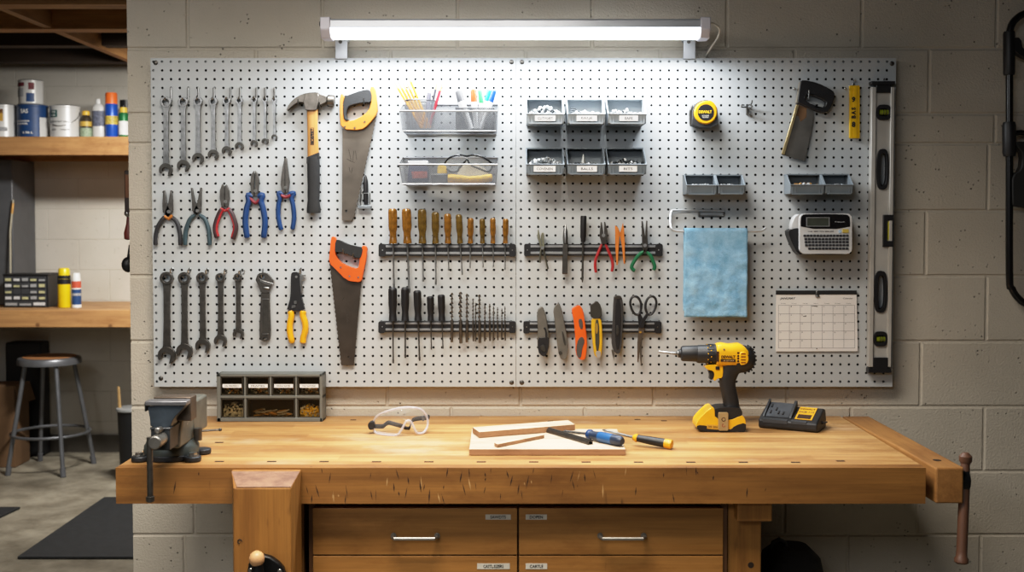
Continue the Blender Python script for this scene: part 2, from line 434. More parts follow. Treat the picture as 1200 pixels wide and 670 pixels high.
# pipe under the ceiling by the rear wall
pz = W(80, 52, 6.8).z
pipe = thing('ceiling_pipe', 'dark horizontal pipe with pale worn patches running under the joists along the rear wall', 'pipe', (-1.6, 6.8, pz))
part('pipe_run', MB().cyl((-3.6, 6.8, pz), (.4, 6.8, pz), .024), M('dusty black pipe', '3a3834', .4, .3, .7, 5), pipe)
for x in (-2.95, -2.36, -2.0): part('pipe_strap', MB().box(x - .01, x + .01, 6.77, 6.83, pz - .03, pz + .1).cyl((x, 6.8, pz - .04), (x, 6.8, pz - .02), .012), BLK, pipe)

# ================================================================ LAMP
yl = 3.20
sl = thing('shop_light', 'long white LED tube shop light glowing above the pegboard', 'light', W(604, 34, yl))
a = W(385, 21, yl - .02); bq = W(824, 43, yl - .02)
x0, x1 = W(384, 30, yl).x, W(824, 30, yl).x
zt, zm, zb = W(600, 21.5, yl - .03).z, W(600, 32, yl - .035).z, W(600, 42, yl - .035).z
def barx(x0, x1, yz): return [[V((x0, y, z)) for y, z in yz]], (x1 - x0, 0, 0)
ALU = M('painted light housing', 'aeb4be', .35, .3, .05, 10)
hs = MB(); hs.prism(*barx(x0, x1, [(yl - .032, zm), (yl - .028, zt - .003), (yl - .022, zt), (yl + .05, zt), (yl + .05, zm)]))
part('housing', hs, ALU, sl, bevel=.003)
df = MB(); df.prism(*barx(x0 + .012, x1 - .012, [(yl - .032, zm), (yl - .032, zb + .014), (yl - .018, zb), (yl + .035, zb), (yl + .05, zb + .014), (yl + .05, zm)]))
DIFF, nt, b, out = node_mat('glowing diffuser'); b.inputs['Emission Color'].default_value = (.93, .97, 1, 1); b.inputs['Emission Strength'].default_value = 5
part('diffuser', df, DIFF, sl, label='glowing white diffuser')
EC = M('light end cap', 'c2c1cc', .4, 0, .04, 15)
for s, xx in ((-1, x0), (1, x1)):
    e = MB(); xi, xo = xx + s * -.012, xx + s * .016
    e.prism(*barx(min(xi, xo), max(xi, xo), [(yl - .036, zb + .018), (yl - .034, zt + .004), (yl + .054, zt + .004), (yl + .054, zb + .01), (yl + .04, zb - .004), (yl - .018, zb - .004)]))
    part('end_cap', e, EC, sl, bevel=.003)
k = W(377, 28, yl); part('knob', MB().cyl(k, k + V((.018, 0, 0)), .011).cyl(k + V((-.006, 0, 0)), k, .008), BLK, sl, bevel=.002, label='small black end knob')
for px in (400, 808):
    p = W(px, 52, YB - .004); q = MB(); w_ = 7 * S(YB)
    zz0, zz1 = W(px, 67.5, YB).z, zb + .03
    q.box(p.x - w_, p.x + w_, YB - .005, YB - .001, zz0 - .004, zz1); q.box(p.x - w_, p.x + w_, yl + .02, YW - .001, zb + .012, zb + .03)
    part('bracket', q, M('bracket steel', 'c8ccd2', .4, .2, .05, 15), sl, bevel=.001)
    s_ = W(px - 1, 49, YB - .004); part('screw', MB().cyl(s_, s_ + V((0, -.003, 0)), .0055), DARKST, sl)
cp = spl([(830, 27), (837, 28), (843, 34), (841, 44), (835, 53), (830, 61), (827, 66)], 5)
part('power_cord', MB().ptube(cp, [yl + .02 + (YW - .01 - yl - .02) * i / (len(cp) - 1) for i in range(len(cp))], 1.3), M('white cord', 'c9c6bd', .5), sl)

# ================================================================ PEGBOARD
m, nt, b, out = node_mat('painted pegboard')
n = noise(nt, coords(nt), 2.5, 3); nt.links.new(ramp(nt, n, .3, .7, lin('b0b6ba'), lin('babfc2')), b.inputs['Base Color'])
b.inputs['Roughness'].default_value = .42; bumpn(nt, b, noise(nt, coords(nt), 300, 2), .05, .001); PEG = m
HOLE = M('hole edge', '3a3a3a', .8, 0, .1, 20); BACK = M('hole shade sheet', '15130f', .9, 0, .1, 20)
TH = .005
def pegboard(xa, xb, z0, z1, hx, hz, r, mb):
    ex = [xa] + [(hx[i] + hx[i + 1]) / 2 for i in range(len(hx) - 1)] + [xb]
    ez = [z0] + [(hz[i] + hz[i + 1]) / 2 for i in range(len(hz) - 1)] + [z1]
    cs = [(math.cos(2 * PI * k / 8), math.sin(2 * PI * k / 8)) for k in range(8)]
    for j, cz in enumerate(hz):
        for i, cx in enumerate(hx):
            l, r_, d, u = ex[i], ex[i + 1], ez[j], ez[j + 1]
            o = [(r_, cz), (r_, u), (cx, u), (l, u), (l, cz), (l, d), (cx, d), (r_, d)]
            vs = [(x, YB, z) for x, z in o] + [(cx + r * c, YB, cz + r * s) for c, s in cs] + [(cx + r * c, YB + TH, cz + r * s) for c, s in cs]
            f1 = [(k, 8 + k, 8 + (k + 1) % 8, (k + 1) % 8) for k in range(8)]
            f2 = [(8 + k, 16 + k, 16 + (k + 1) % 8, 8 + (k + 1) % 8) for k in range(8)]
            mb.add(vs, f1, 0); o_ = len(mb.v) - 24; mb.f += [[q + o_ for q in f] for f in f2]; mb.m += [1] * 8
    for (xa_, xb_, za, zb_) in ((xa, xa, z0, z1), (xb, xb, z0, z1)):
        mb.add([(xa_, YB, za), (xa_, YB + TH, za), (xa_, YB + TH, zb_), (xa_, YB, zb_)], [(0, 1, 2, 3)], 0)
    for zq in (z0, z1): mb.add([(xa, YB, zq), (xb, YB, zq), (xb, YB + TH, zq), (xa, YB + TH, zq)], [(0, 1, 2, 3)], 0)
bz0, bz1 = W(603, 453, YB).z, W(603, 68, YB).z
hz = [W(603, 447, YB).z + (W(603, 72.3, YB).z - W(603, 447, YB).z) * i / 37 for i in range(38)]
xL, xS, xRt = W(178.5, 260, YB).x, W(604.7, 260, YB).x, W(1048, 260, YB).x
hL = [W(181.6, 240, YB).x + (W(599.2, 240, YB).x - W(181.6, 240, YB).x) * i / 41 for i in range(42)]
hR = [W(610.3, 240, YB).x + (W(1037.5, 240, YB).x - W(610.3, 240, YB).x) * i / 42 for i in range(43)]
BOARD = []
for nm, xa, xb, hx, lab in (('L', xL, xS - .0006, hL, 'light grey perforated pegboard panel on the left with wrenches, pliers and saws'),
                            ('R', xS + .0006, xRt, hR, 'light grey perforated pegboard panel on the right with bins, towel and calendar')):
    t = thing('pegboard', lab, 'pegboard', ((xa + xb) / 2, YB, bz0), 'pegboard panels')
    mb = MB(); pegboard(xa, xb, bz0, bz1, hx, hz, .0038, mb)
    part('panel', mb, [PEG, HOLE], t, smooth=False, fixn=False)
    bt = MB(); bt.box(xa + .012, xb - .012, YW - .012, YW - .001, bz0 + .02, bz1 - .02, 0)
    part('shade_sheet', bt, BACK, t, smooth=False)  # dark sheet added in the gap so the holes look black
    fr = MB(); w_ = .014
    for q in ((xa, xa + w_, bz0, bz1), (xb - w_, xb, bz0, bz1), (xa, xb, bz0, bz0 + w_), (xa, xb, bz1 - w_, bz1)): fr.box(q[0], q[1], YB + TH, YW - .001, q[2], q[3])
    part('mounting_batten', fr, M('grey painted batten', '8e9294', .6, 0, .05, 20), t, smooth=False)
    BOARD.append(t)
for px, py in ((182.4, 73.5), (599.5, 72.8), (188.7, 443), (611.7, 72.8), (1045.2, 74.5), (599.5, 448), (611.5, 448)):
    p = W(px, py, YB); part('screw', MB().lathe(p, p + V((0, -.003, 0)), [(0, .007), (.3, .007), (1, .003)], 14), DARKST, BOARD[px > 604])
def board_of(px): return BOARD[0] if px < 604.7 else BOARD[1]
def hook(px, y0, y1, out=.016, r=.75, up=5):     # wire hook: flat against the board, out, and up at the tip
    q = board_of(px); a = W(px, y0, YB - .0017); b_ = W(px, y1, YB - .0017); k = S(YB)
    path = [a + V((0, .004, 0)), a, b_, b_ + V((0, -out, 0)), b_ + V((0, -out - .003, up * k))]
    part('hook', MB().tube(path, r * k, 8), STEEL, q)
# ================================================================ TOOLS ON THE LEFT PANEL
YT = YB - .005               # back of things that lie against the board
ORD = ['longest', 'second longest', 'third longest', 'fourth longest', 'fifth longest', 'sixth longest', 'third shortest', 'second shortest', 'shortest']
def wrench(ring, opn, rr, ro, sw, mat, label, group, rot=14, k=1.0):
    t = thing('combination_wrench', label, 'wrench', W(*ring, YT), group)
    a = MB(); a.plate(ell(*ring, rr, n=22), YT, .010 * k, [ell(ring[0], ring[1], rr * .6, n=12)])
    part('box_end', a, mat, t, bevel=.0012)
    dx, dy = opn[0] - ring[0], opn[1] - ring[1]; L = math.hypot(dx, dy); ux, uy = dx / L, dy / L
    h = sw / 2
    def P(al, ac): return (ring[0] + ux * al - uy * ac, ring[1] + uy * al + ux * ac)
    e = L - ro * .6
    s = MB(); s.plate([P(rr * .75, -h * 1.25), P(rr * 1.5, -h * .92), P(L * .5, -h * .85), P(e - ro * .6, -h), P(e, -h * 1.4), P(e, h * 1.4), P(e - ro * .6, h), P(L * .5, h * .85), P(rr * 1.5, h * .92), P(rr * .75, h * 1.25)], YT - .0015, .006 * k)
    s.plate([P(rr * 2, -h * .38), P(L - ro * 1.9, -h * .38), P(L - ro * 1.9, h * .38), P(rr * 2, h * .38)], YT - .0015 - .006 * k, .0006)
    part('shank', s, mat, t, bevel=.001)
    a0 = 31; w = ro * .5
    R = [(math.cos(math.radians(x)) * ro, math.sin(math.radians(x)) * ro) for x in range(90 - a0, -270 + a0 - 1, -13)]
    R += [(-w, ro * .55), (-w, -ro * .08), (-w * .55, -ro * .3), (w * .55, -ro * .3), (w, -ro * .08), (w, ro * .55)]
    th = math.radians(rot); c, s_ = math.cos(th), math.sin(th)
    o = MB(); o.plate([(opn[0] + x * c - y * s_, opn[1] + x * s_ + y * c) for x, y in R], YT, .0085 * k)
    part('open_end', o, GUN if mat is CHROME else DARKST, t, bevel=.0012)
up = [((195.1, 119.7), (195, 199), 6.4, 7.8, 6.4, 200.8), ((215.3, 119.7), (215.3, 194.5), 5.8, 7.2, 6, 220.8), ((232.5, 119), (232.5, 186), 5.4, 6.7, 5.6, 232.8),
      ((250.4, 119), (250.4, 181.5), 4.9, 6.2, 5.2, 251), ((266.2, 118.5), (266.2, 177), 4.5, 5.7, 4.8, 270.3), ((281, 118), (281, 171.6), 4.1, 5, 4.6, 281.5),
      ((298.4, 117.3), (298.2, 168.4), 3.6, 4.2, 3.8, 300.8), ((311, 116.8), (311, 166), 3.1, 3.8, 3.4, 311), ((321.8, 116.8), (322, 161), 2.8, 3.4, 3.2, 322)]
for i, (r, o, rr, ro, sw, hx) in enumerate(up):
    wrench(r, o, rr, ro, sw, CHROME, ORD[i] + ' chrome combination wrench in the upper hanging row', 'upper row of chrome combination wrenches')
    p = W(hx, 103, YB); k = S(YB); q = W(r[0], r[1] - rr * .3, YB)
    h = MB(); h.tube([V((p.x, YB + .003, p.z)), V((p.x, YB - .003, p.z)), V((p.x, YB - .003, q.z - .002)), V((p.x, YB - .003, q.z - .004))], 1.25 * k, 8)
    h.tube([V((q.x, YB - .002, q.z)), V((q.x, YB - .02, q.z)), V((q.x + .003, YB - .024, q.z + .006))], .8 * k, 8)
    h.tube([V((p.x, YB - .003, q.z)), V((q.x, YB - .003, q.z))], .8 * k, 8)
    part('hook', h, STEEL, BOARD[0])
lo = [((196.1, 325.7), (196.1, 416), 7.6, 10.3, 8.3), ((216.6, 325.5), (216.8, 411.5), 7, 9.5, 7.5), ((237.5, 325.3), (238.3, 405), 6.5, 8.6, 7), ((259, 325), (259, 399), 5.5, 7.3, 6.6), ((279.5, 324.7), (279.9, 391), 4.8, 6.3, 6)]
for i, (r, o, rr, ro, sw) in enumerate(lo):
    wrench(r, o, rr, ro, sw, DARKST, ['longest', 'second longest', 'middle sized', 'second shortest', 'shortest'][i] + ' dark combination wrench in the lower hanging row', 'lower row of dark combination wrenches', k=1.25)
    hook(r[0] + (5.5 if i < 4 else 2), r[1] - rr - 3, r[1] - rr + 1, .014, .8, 4)
    q = W(r[0] + 5.5, r[1] - rr - 2, YB - .004)
    part('hook', MB().tube([q + V((.0035 * math.cos(a * PI / 5), 0, .006 * math.sin(a * PI / 5))) for a in range(10)], .0011, 6, closed=True), STEEL, BOARD[0])
    q = W(r[0], r[1] - 1, YB); part('hook', MB().tube([q, q + V((0, -.017, 0)), q + V((0, -.02, .005))], .002, 8), STEEL, BOARD[0])

# adjustable wrench
q = Zm(170, 300, 4.785)
t = thing('adjustable_wrench', 'dark steel adjustable wrench hanging right of the lower combination wrenches', 'wrench', W(310, 330, YT))
part('fixed_jaw', MB().plate(cut(zz(q, [(628, 120), (640, 96), (668, 90), (694, 98), (712, 122), (728, 140), (716, 160), (704, 185), (700, 205), (654, 205), (646, 180), (640, 160), (624, 135)]), 1), YT, .012, [ell(*q(660, 117), 3.3, 2.6, n=14)]), DARKST, t, bevel=.002)
part('movable_jaw', MB().plate(zz(q, [(650, 128), (690, 142), (722, 152), (712, 163), (680, 160), (648, 142)]), YT - .004, .010), STEEL, t, bevel=.001)
part('adjusting_screw', MB().plathe(q(664, 176), q(694, 182), [(0, 1.6), (.2, 2), (.8, 2), (1, 1.6)], YT - .011, 12), CHROME, t)
part('handle', MB().plate(cut(zz(q, [(652, 195), (702, 195), (700, 260), (707, 400), (704, 462), (690, 474), (660, 474), (646, 462), (643, 400), (652, 260)]), 1), YT - .001, .008, [ell(*q(675, 461), 2.2, 1.6, n=12)]).plate(zz(q, [(661, 245), (691, 245), (694, 432), (657, 432)]), YT - .009, .0008, mi=1).plate(zz(q, [(657, 238), (696, 238), (696, 243), (657, 243)]), YT - .009, .0016, mi=2).plate(zz(q, [(657, 432), (694, 432), (692, 441), (659, 441)]), YT - .009, .0016, mi=2), [DARKST, GUN, STEEL], t, bevel=.0006)
hook(308, 315, 324.6, .018, .65, 3)

# generic pliers: photo outlines of two jaws and paths of two handles
def pliers(name, label, q, jaws, pivot, handles, hr, jm, hm, cat='pliers', th=.010, group=None, hook_at=None, hm2=None, inner=None, y=None):
    y = y or YT
    t = thing(name, label, cat, W(*q(*pivot), y), group)
    for j in jaws: part('jaw', MB().plate(zz(q, j), y - .001, th), jm, t, bevel=.001)
    pr = 24 / 5.155 * .45
    part('pivot', MB().cyl(W(*q(*pivot), y - th - .003), W(*q(*pivot), y - .0005), pr * S(y), 14), STEEL, t)
    for i, h in enumerate(handles):
        P = spl(zz(q, h), 4); n = len(P); m = MB()
        r = [hr * (.75 if k < 2 else 1.0) * (.82 if k == n - 1 else 1) for k in range(n)]
        m.ptube(P, y - .006, r, 10)
        part('handle', m, hm, t)
        if inner: part('handle_inlay', MB().ptube([(a + (1 if i == 0 else -1) * hr * .5, b) for a, b in P[1:-1]], y - .0085, hr * .62, 8), inner, t)
    return t
q = Zm(170, 180, 5.155)
pliers('needle_nose_pliers', 'open needle nose pliers with black handles and an amber neck, leftmost in the pliers row', q,
       [[(116, 222), (124, 222), (136, 300), (160, 345), (158, 375), (140, 385), (112, 350), (110, 300)], [(158, 222), (166, 222), (172, 300), (172, 350), (150, 385), (126, 375), (126, 345), (146, 300)]],
       (142, 350), [[(128, 380), (100, 402), (75, 450), (64, 500), (63, 552)], [(156, 380), (186, 405), (205, 450), (212, 500), (213, 552)]], 2.5, DARKST, M('black grip', '26262a', .5))
part('collar', MB().ptube(zz(q, [(118, 376), (142, 392), (166, 376)]), YT - .007, 2.2, 8), M('amber neck', 'b5702a', .5), bpy.data.objects['needle_nose_pliers'])
pliers('needle_nose_pliers', 'open needle nose pliers with dark teal handles, second in the pliers row', q,
       [[(281, 206), (290, 208), (306, 290), (334, 340), (330, 365), (314, 372), (290, 345), (288, 290)], [(338, 206), (346, 206), (343, 300), (342, 348), (318, 372), (298, 362), (300, 340), (322, 290)]],
       (315, 345), [[(304, 370), (272, 395), (250, 450), (243, 500), (242, 552)], [(328, 370), (360, 395), (382, 450), (388, 500), (391, 552)]], 2.5, DARKST, M('teal grip', '33474f', .5))
pliers('combination_pliers', 'small combination pliers with dark red and black handles', q,
       [[(470, 184), (483, 196), (484, 250), (484, 322), (466, 322), (456, 270), (456, 225)], [(496, 186), (487, 196), (486, 250), (486, 322), (504, 322), (514, 270), (512, 225)]],
       (485, 290), [[(472, 325), (448, 365), (428, 420), (424, 460), (436, 508)], [(498, 325), (525, 365), (544, 420), (546, 460), (530, 515)]], 2.9, DARKST, M('black red grip', '3a2326', .5), inner=RED)
part('collar', MB().ptube(zz(q, [(458, 330), (485, 345), (512, 330)]), YT - .008, 1.8, 8), RED, bpy.data.objects['combination_pliers'])
def shoulder_pliers(name, label, jaws, pv, H, shoulders, r):
    t = pliers(name, label, q, jaws, pv, H, r, DARKST, BLUE)
    part('collar', MB().ptube(spl(zz(q, shoulders), 4), YT - .008, 2.0, 8), M('blue red collar', '7c2430', .5), t)
    return t
shoulder_pliers('lineman_pliers', 'heavy lineman pliers with blue handles and red collar', [[(660, 104), (665, 130), (662, 200), (664, 262), (648, 262), (640, 190), (644, 130)], [(668, 102), (684, 122), (692, 160), (690, 200), (684, 262), (666, 262), (668, 180)]],
                (667, 225), [[(652, 258), (622, 250), (628, 285), (614, 330), (606, 400), (610, 460), (617, 508)], [(680, 258), (710, 250), (700, 285), (712, 330), (724, 400), (722, 460), (716, 508)]], [(625, 262), (650, 285), (667, 297), (684, 285), (706, 262)], 3.4)
shoulder_pliers('long_nose_pliers', 'long nose pliers with blue handles hanging beside the hammer', [[(845, 28), (848, 28), (848, 150), (850, 238), (834, 238), (822, 190), (826, 140)], [(850, 26), (858, 28), (868, 110), (876, 170), (868, 238), (852, 238), (850, 150)]],
                (849, 205), [[(838, 245), (806, 238), (815, 270), (806, 310), (804, 370), (812, 420), (822, 460)], [(862, 245), (900, 238), (886, 270), (894, 310), (900, 370), (897, 420), (890, 458)]], [(822, 250), (850, 262), (880, 250)], 2.7)

# yellow cutter
q = Zm(300, 310, 6.7)
t = thing('wire_stripper', 'black headed wire stripper with curved yellow handles hanging left of the orange saw', 'pliers', W(347, 360, YT))
part('head', MB().plate(cut(zz(q, [(280, 75), (290, 58), (330, 56), (345, 75), (352, 190), (372, 300), (392, 362), (245, 358), (258, 320), (276, 250), (278, 160)]), 1), YT, .011).cyl(W(*q(316, 96), YT - .014), W(*q(316, 96), YT - .01), .0036, 14, 1).plate(rrect(*q(300, 0)[:1], *q(322, 0)[:1], q(0, 283)[1], q(0, 308)[1], 1), YT - .011, .003, mi=1).plate(zz(q, [(283, 320), (310, 314), (312, 334), (280, 342)]), YT - .011, .003, mi=1), [BLK, STEEL], t, bevel=.0012)
part('jaw', MB().plate(zz(q, [(345, 95), (362, 82), (392, 76), (394, 86), (375, 96), (388, 106), (382, 118), (362, 126), (370, 210), (352, 222), (340, 200)]), YT - .002, .007), STEEL, t, bevel=.001)
for P in ([(268, 362), (278, 400), (266, 470), (268, 540), (285, 615)], [(372, 362), (368, 400), (384, 450), (388, 510), (372, 570), (368, 618)]):
    PP = spl(zz(q, P), 4); part('handle', MB().ptube(PP, YT - .006, [3.2] + [3.7] * (len(PP) - 2) + [2.3], 10), YEL, t)
hook(352.5, 314, 320, .014, .8)

# hammer
q = Zm(320, 90, 3.721)
t = thing('claw_hammer', 'claw hammer with a pale wooden neck and black rubber grip', 'hammer', W(366, 122, YT))
hm = MB()
claw = cut(zz(q, [(60, 158), (78, 118), (112, 88), (152, 73), (205, 70), (205, 112), (150, 118), (118, 112), (92, 128)]), 1)
hm.plate(claw, YT - .002, .024)
hm.plate(zz(q, [(148, 78), (203, 72), (206, 110), (196, 148), (148, 148), (140, 112)]), YT - .001, .027)
hm.plate(zz(q, [(200, 76), (222, 84), (238, 88), (238, 112), (215, 124), (203, 124)]), YT - .003, .022)
hm.plathe(q(236, 101), q(268, 104), [(0, 5.2), (.12, 6.4), (.85, 6.4), (1, 5.6)], YT - .014, 20)
part('head', hm, M('forged steel', '6e6963', .36, .9, .2, 50, .15), t, bevel=.003)
def hsec(x0, x1, y, f=.8): a = W(*q(x0, y), YT - .012); b = W(*q(x1, y), YT - .012); return ((a + b) / 2, (b - a) / 2, V((0, .011 * f, 0)))
WOODH = wood('hammer wood', 'b57c40', 'cc9654', 2, rough=.4)
hw = MB().loft([hsec(148, 195, 140), hsec(148, 195, 160), hsec(150, 196, 250), hsec(150, 200, 330), hsec(150, 202, 372)], 20, 0, 2.6)
hw.text('MORPERY', W(*q(171, 259), YT - .0212) , .010, 1, right=(0, 0, 1), up=(-1, 0, 0), wmax=.046, bold=.05)
hw.plate(zz(q, [(163, 222), (178, 222), (178, 297), (163, 297)]), YT - .0205, .0005, [zz(q, [(165, 224), (176, 224), (176, 295), (165, 295)])], mi=1)
part('handle', hw, [WOODH, INK], t)
hg = MB().loft([hsec(150.5, 151.5, 384), hsec(150, 175, 368, 1.03), hsec(149.5, 203, 350, 1.03), hsec(149, 204, 400, 1.05), hsec(151, 204, 480, 1.05), hsec(151, 202, 540, 1.05), hsec(147, 208, 578, 1.25), hsec(148, 207, 594, 1.2)][2:], 20, 0, 2.6)
hg.plate(zz(q, [(150.5, 352), (203, 330), (203.5, 356), (150.5, 380)]), YT - .004, .017)
part('grip', hg, RUB, t, bevel=.001)
for x, y in ((118, 122), (210, 133)): hook(*q(x, 0)[:1], q(0, 100)[1], q(0, y)[1], .032, .7, 5)

# hand saws
q = Zm(320, 90, 3.721)
t = thing('hand_saw', 'panel hand saw with a yellow and black handle hanging beside the hammer', 'saw', W(410, 140, YT))
b = MB().plate(zz(q, [(303, 225), (385, 232), (452, 165)] + [(452 - (452 - 352) * i / 48 + (3 if i % 2 else 0), 165 + (608 - 165) * i / 48) for i in range(1, 49)] + [(343, 627), (301, 627)]), YT - .006, .0014, [ell(*q(319, 585), 1.4, n=12)])
for (x, y, l, r) in ((335, 340, 48, 12), (350, 345, 44, -6), (362, 342, 40, 8), (330, 362, 20, 60), (345, 370, 22, 70), (334, 405, 22, 10), (344, 408, 24, -12)):
    a = math.radians(r); dx, dz = math.sin(a), math.cos(a); c = W(*q(x, y), YT - .0078); k = l / 3.721 * S(YT) / 2
    b.obox(c, V((dz, 0, dx)) * .0009, V((0, .0002, 0)), V((-dx, 0, dz)) * k, 1)
part('blade', b, [BLADE, M('etched mark', '3b352f', .6, .3)], t)
YWD = M('yellow saw handle', 'b87628', .42, 0, .08, 12, 0, .2)
part('handle', MB().plate(cut(zz(q, [(296, 78), (312, 76), (314, 110), (311, 152), (313, 190), (345, 196), (405, 168), (432, 128), (428, 70), (426, 50), (442, 44), (452, 62), (458, 120), (460, 160), (420, 212), (388, 236), (300, 232), (294, 160)]), 1), YT, .020), YWD, t, bevel=.003)
part('grip', MB().plate(cut(zz(q, [(312, 92), (340, 80), (390, 62), (428, 58), (436, 90), (430, 118), (405, 114), (350, 126), (330, 135), (322, 165), (325, 186), (340, 192), (316, 194), (310, 160)]), 1), YT + .001, .024), RUB, t, bevel=.004)
for x, y in ((313, 218), (356, 222), (399, 196), (308, 120)): part('screw', MB().cyl(W(*q(x, y), YT - .0215), W(*q(x, y), YT - .015), .0026, 12), STEEL, t)
hook(*q(402, 0)[:1], q(0, 104)[1], q(0, 121.5)[1], .032, .7, 6)
q = Zm(380, 270, 3.94)
t = thing('hand_saw', 'hand saw with an orange and black handle hanging left of the lower screwdriver rack', 'saw', W(405, 305, YT))
b = MB().plate(zz(q, [(26, 148), (105, 228), (172, 233), (137, 622), (80, 622)] + [(80 - 54 * i / 48 - (3 if i % 2 else 0), 622 - 474 * i / 48) for i in range(1, 48)]), YT - .006, .0014, [ell(*q(113, 583), 1.2, n=12)])
for (x, y, l, r) in ((104, 395, 66, 4), (110, 400, 60, -3), (88, 315, 16, -30)):
    a = math.radians(r); dx, dz = math.sin(a), math.cos(a); c = W(*q(x, y), YT - .0078); k = l / 3.94 * S(YT) / 2
    b.obox(c, V((dz, 0, dx)) * .0009, V((0, .0002, 0)), V((-dx, 0, dz)) * k, 1)
part('blade', b, [M('dark saw blade', '524b44', .4, .75, .22, 14, .1), M('etched mark', '3b352f', .6, .3)], t)
part('handle', MB().plate(cut(zz(q, [(36, 34), (44, 26), (58, 34), (60, 60), (52, 100), (72, 140), (118, 166), (160, 176), (166, 150), (176, 80), (182, 68), (202, 74), (198, 130), (182, 200), (176, 234), (150, 236), (106, 228), (60, 180), (26, 148), (30, 100)]), 1), YT, .020), ORG_, t, bevel=.003)
part('grip', MB().plate(cut(zz(q, [(58, 42), (76, 44), (110, 62), (150, 72), (184, 78), (176, 118), (166, 128), (130, 116), (96, 100), (70, 98), (54, 100)]), 1), YT + .001, .024), RUB, t, bevel=.004)
for x, y in ((76, 170), (116, 211), (157, 216)): part('screw', MB().cyl(W(*q(x, y), YT - .0215), W(*q(x, y), YT - .015), .0026, 12), STEEL, t)
hook(*q(95, 0)[:1], q(0, 90)[1], q(0, 108)[1], .032, .7, 6); hook(*q(140, 0)[:1], q(0, 100)[1], q(0, 127)[1], .032, .7, 6)

# small pointed tool in a clip
q = Zm(410, 195, 11.17)
t = thing('nail_punch', 'small black pointed punch with a flat grey foot hanging right of the yellow saw', 'punch', W(428, 222, YT))
part('body', MB().plathe(q(212, 500), q(206, 112), [(0, 2.4), (.12, 2.6), (.3, 2.9), (.7, 2.9), (.78, 2.6), (.93, 1.6), (1, .4)], YT - .008, 14), BLK, t)
part('foot', MB().pbox(*[q(100, 0)[0], q(278, 0)[0], q(0, 512)[1], q(0, 556)[1]], YT - .016, YT), M('foot steel', '80868a', .4, .7), t, bevel=.001)
part('clip', MB().ptube(zz(q, [(135, 470), (138, 352), (262, 348), (262, 490)]), YT - .0145, .7, 8).ptube(zz(q, [(135, 512), (150, 420), (148, 300)]), YT - .004, .5, 6), STEEL, t)

# ================================================================ MAGNETIC RACKS
RAILM = M('magnet rail', '85898d', .45, .25, .12, 30)
def rack(x0, x1, y0, y1, label):
    t = thing('magnetic_tool_rack', label, 'tool rack', W((x0 + x1) / 2, y1, YT), 'black magnetic tool racks')
    k = (y1 - y0)
    part('strip', MB().pbox(x0 + 3, x1 - 3, y0 + .4, y1 - .4, YT - .012, YB - .0012), BLK, t, bevel=.001)
    for a, b in ((.13, .3), (.64, .83)): part('magnet_rail', MB().pbox(x0 + 7.5, x1 - 7.5, y0 + k * a, y0 + k * b, YT - .0145, YT - .009), RAILM, t, bevel=.0005)
    for a, b in ((x0, x0 + 7.5), (x1 - 7.5, x1)):
        e = MB().plate(rrect(a, b, y0, y1, 2), YB - .0012, .0185); c = W((a + b) / 2, (y0 + y1) / 2, YT - .0155); e.cyl(c, c + V((0, -.0012, 0)), .002, 12, 1)
        part('end_cap', e, [BLK, STEEL], t, bevel=.001)
rack(444.5, 604.2, 285.6, 300.4, 'black magnetic rack holding ten amber handled screwdrivers')
rack(444.2, 604.2, 375.9, 389.6, 'black magnetic rack holding black screwdrivers and drill bits')
rack(614.2, 775.6, 285.5, 300, 'black magnetic rack holding red and green pliers')
rack(613.3, 774.4, 376, 390, 'black magnetic rack holding utility knives and scissors')
YM = YT - .0155              # face of the racks
AMB = M('amber resin handle', '74501e', .22, 0, .45, 70, 0, .6)
AMB2 = M('olive resin handle', '5a471e', .25, 0, .45, 70, 0, .6)
def screwdriver(label, group, top, bot, hw, tip, bw, hm, prof, bm=STEEL, flat=True):
    y = YM - hw * S(YM) * .55
    t = thing('screwdriver', label, 'screwdriver', W(*bot, y), group)
    h = MB(); k = S(y); A = W(*top, y); B = W(*bot, y); n = 24; d = (B - A).normalized(); u = V((d.z, 0, -d.x)) * -1; secs = []
    vs = []; fs = []
    for tt, r in prof:
        c = A.lerp(B, tt)
        for i in range(n):
            a = 2 * PI * i / n; rr = r * hw / 2 * k * (1 - (.15 if (i % 4) in (0, 1) and .06 < tt < .62 else 0))
            vs.append(c + (u * math.cos(a) + V((0, 1, 0)) * math.sin(a)) * rr)
    for j in range(len(prof) - 1):
        for i in range(n): i2 = (i + 1) % n; fs.append((j * n + i, j * n + i2, (j + 1) * n + i2, (j + 1) * n + i))
    fs.append(tuple(range(n - 1, -1, -1))); fs.append(tuple((len(prof) - 1) * n + i for i in range(n)))
    part('handle', h.add(vs, fs), hm, t, ang=50)
    yb = YM - bw * k * .62
    C = W(*bot, yb); T_ = W(*tip, yb); s = MB()
    s.lathe(C + (C - T_) * .02, T_, [(0, bw / 2 * k), (.9, bw / 2 * k), (.93, bw / 2 * k * (1.25 if flat else 1)), (1, bw / 2 * k * (1 if flat else .3))], 12)
    part('blade', s, bm, t)
P_AMB = [(0, .35), (.015, .7), (.05, .92), (.1, 1), (.5, 1), (.6, .93), (.68, .76), (.76, .72), (.84, .74), (.93, .86), (1, .84)]
q = Zm(430, 230, 6.089)
names10 = ['first', 'second', 'third', 'fourth', 'fifth', 'sixth', 'seventh', 'eighth', 'ninth', 'last']
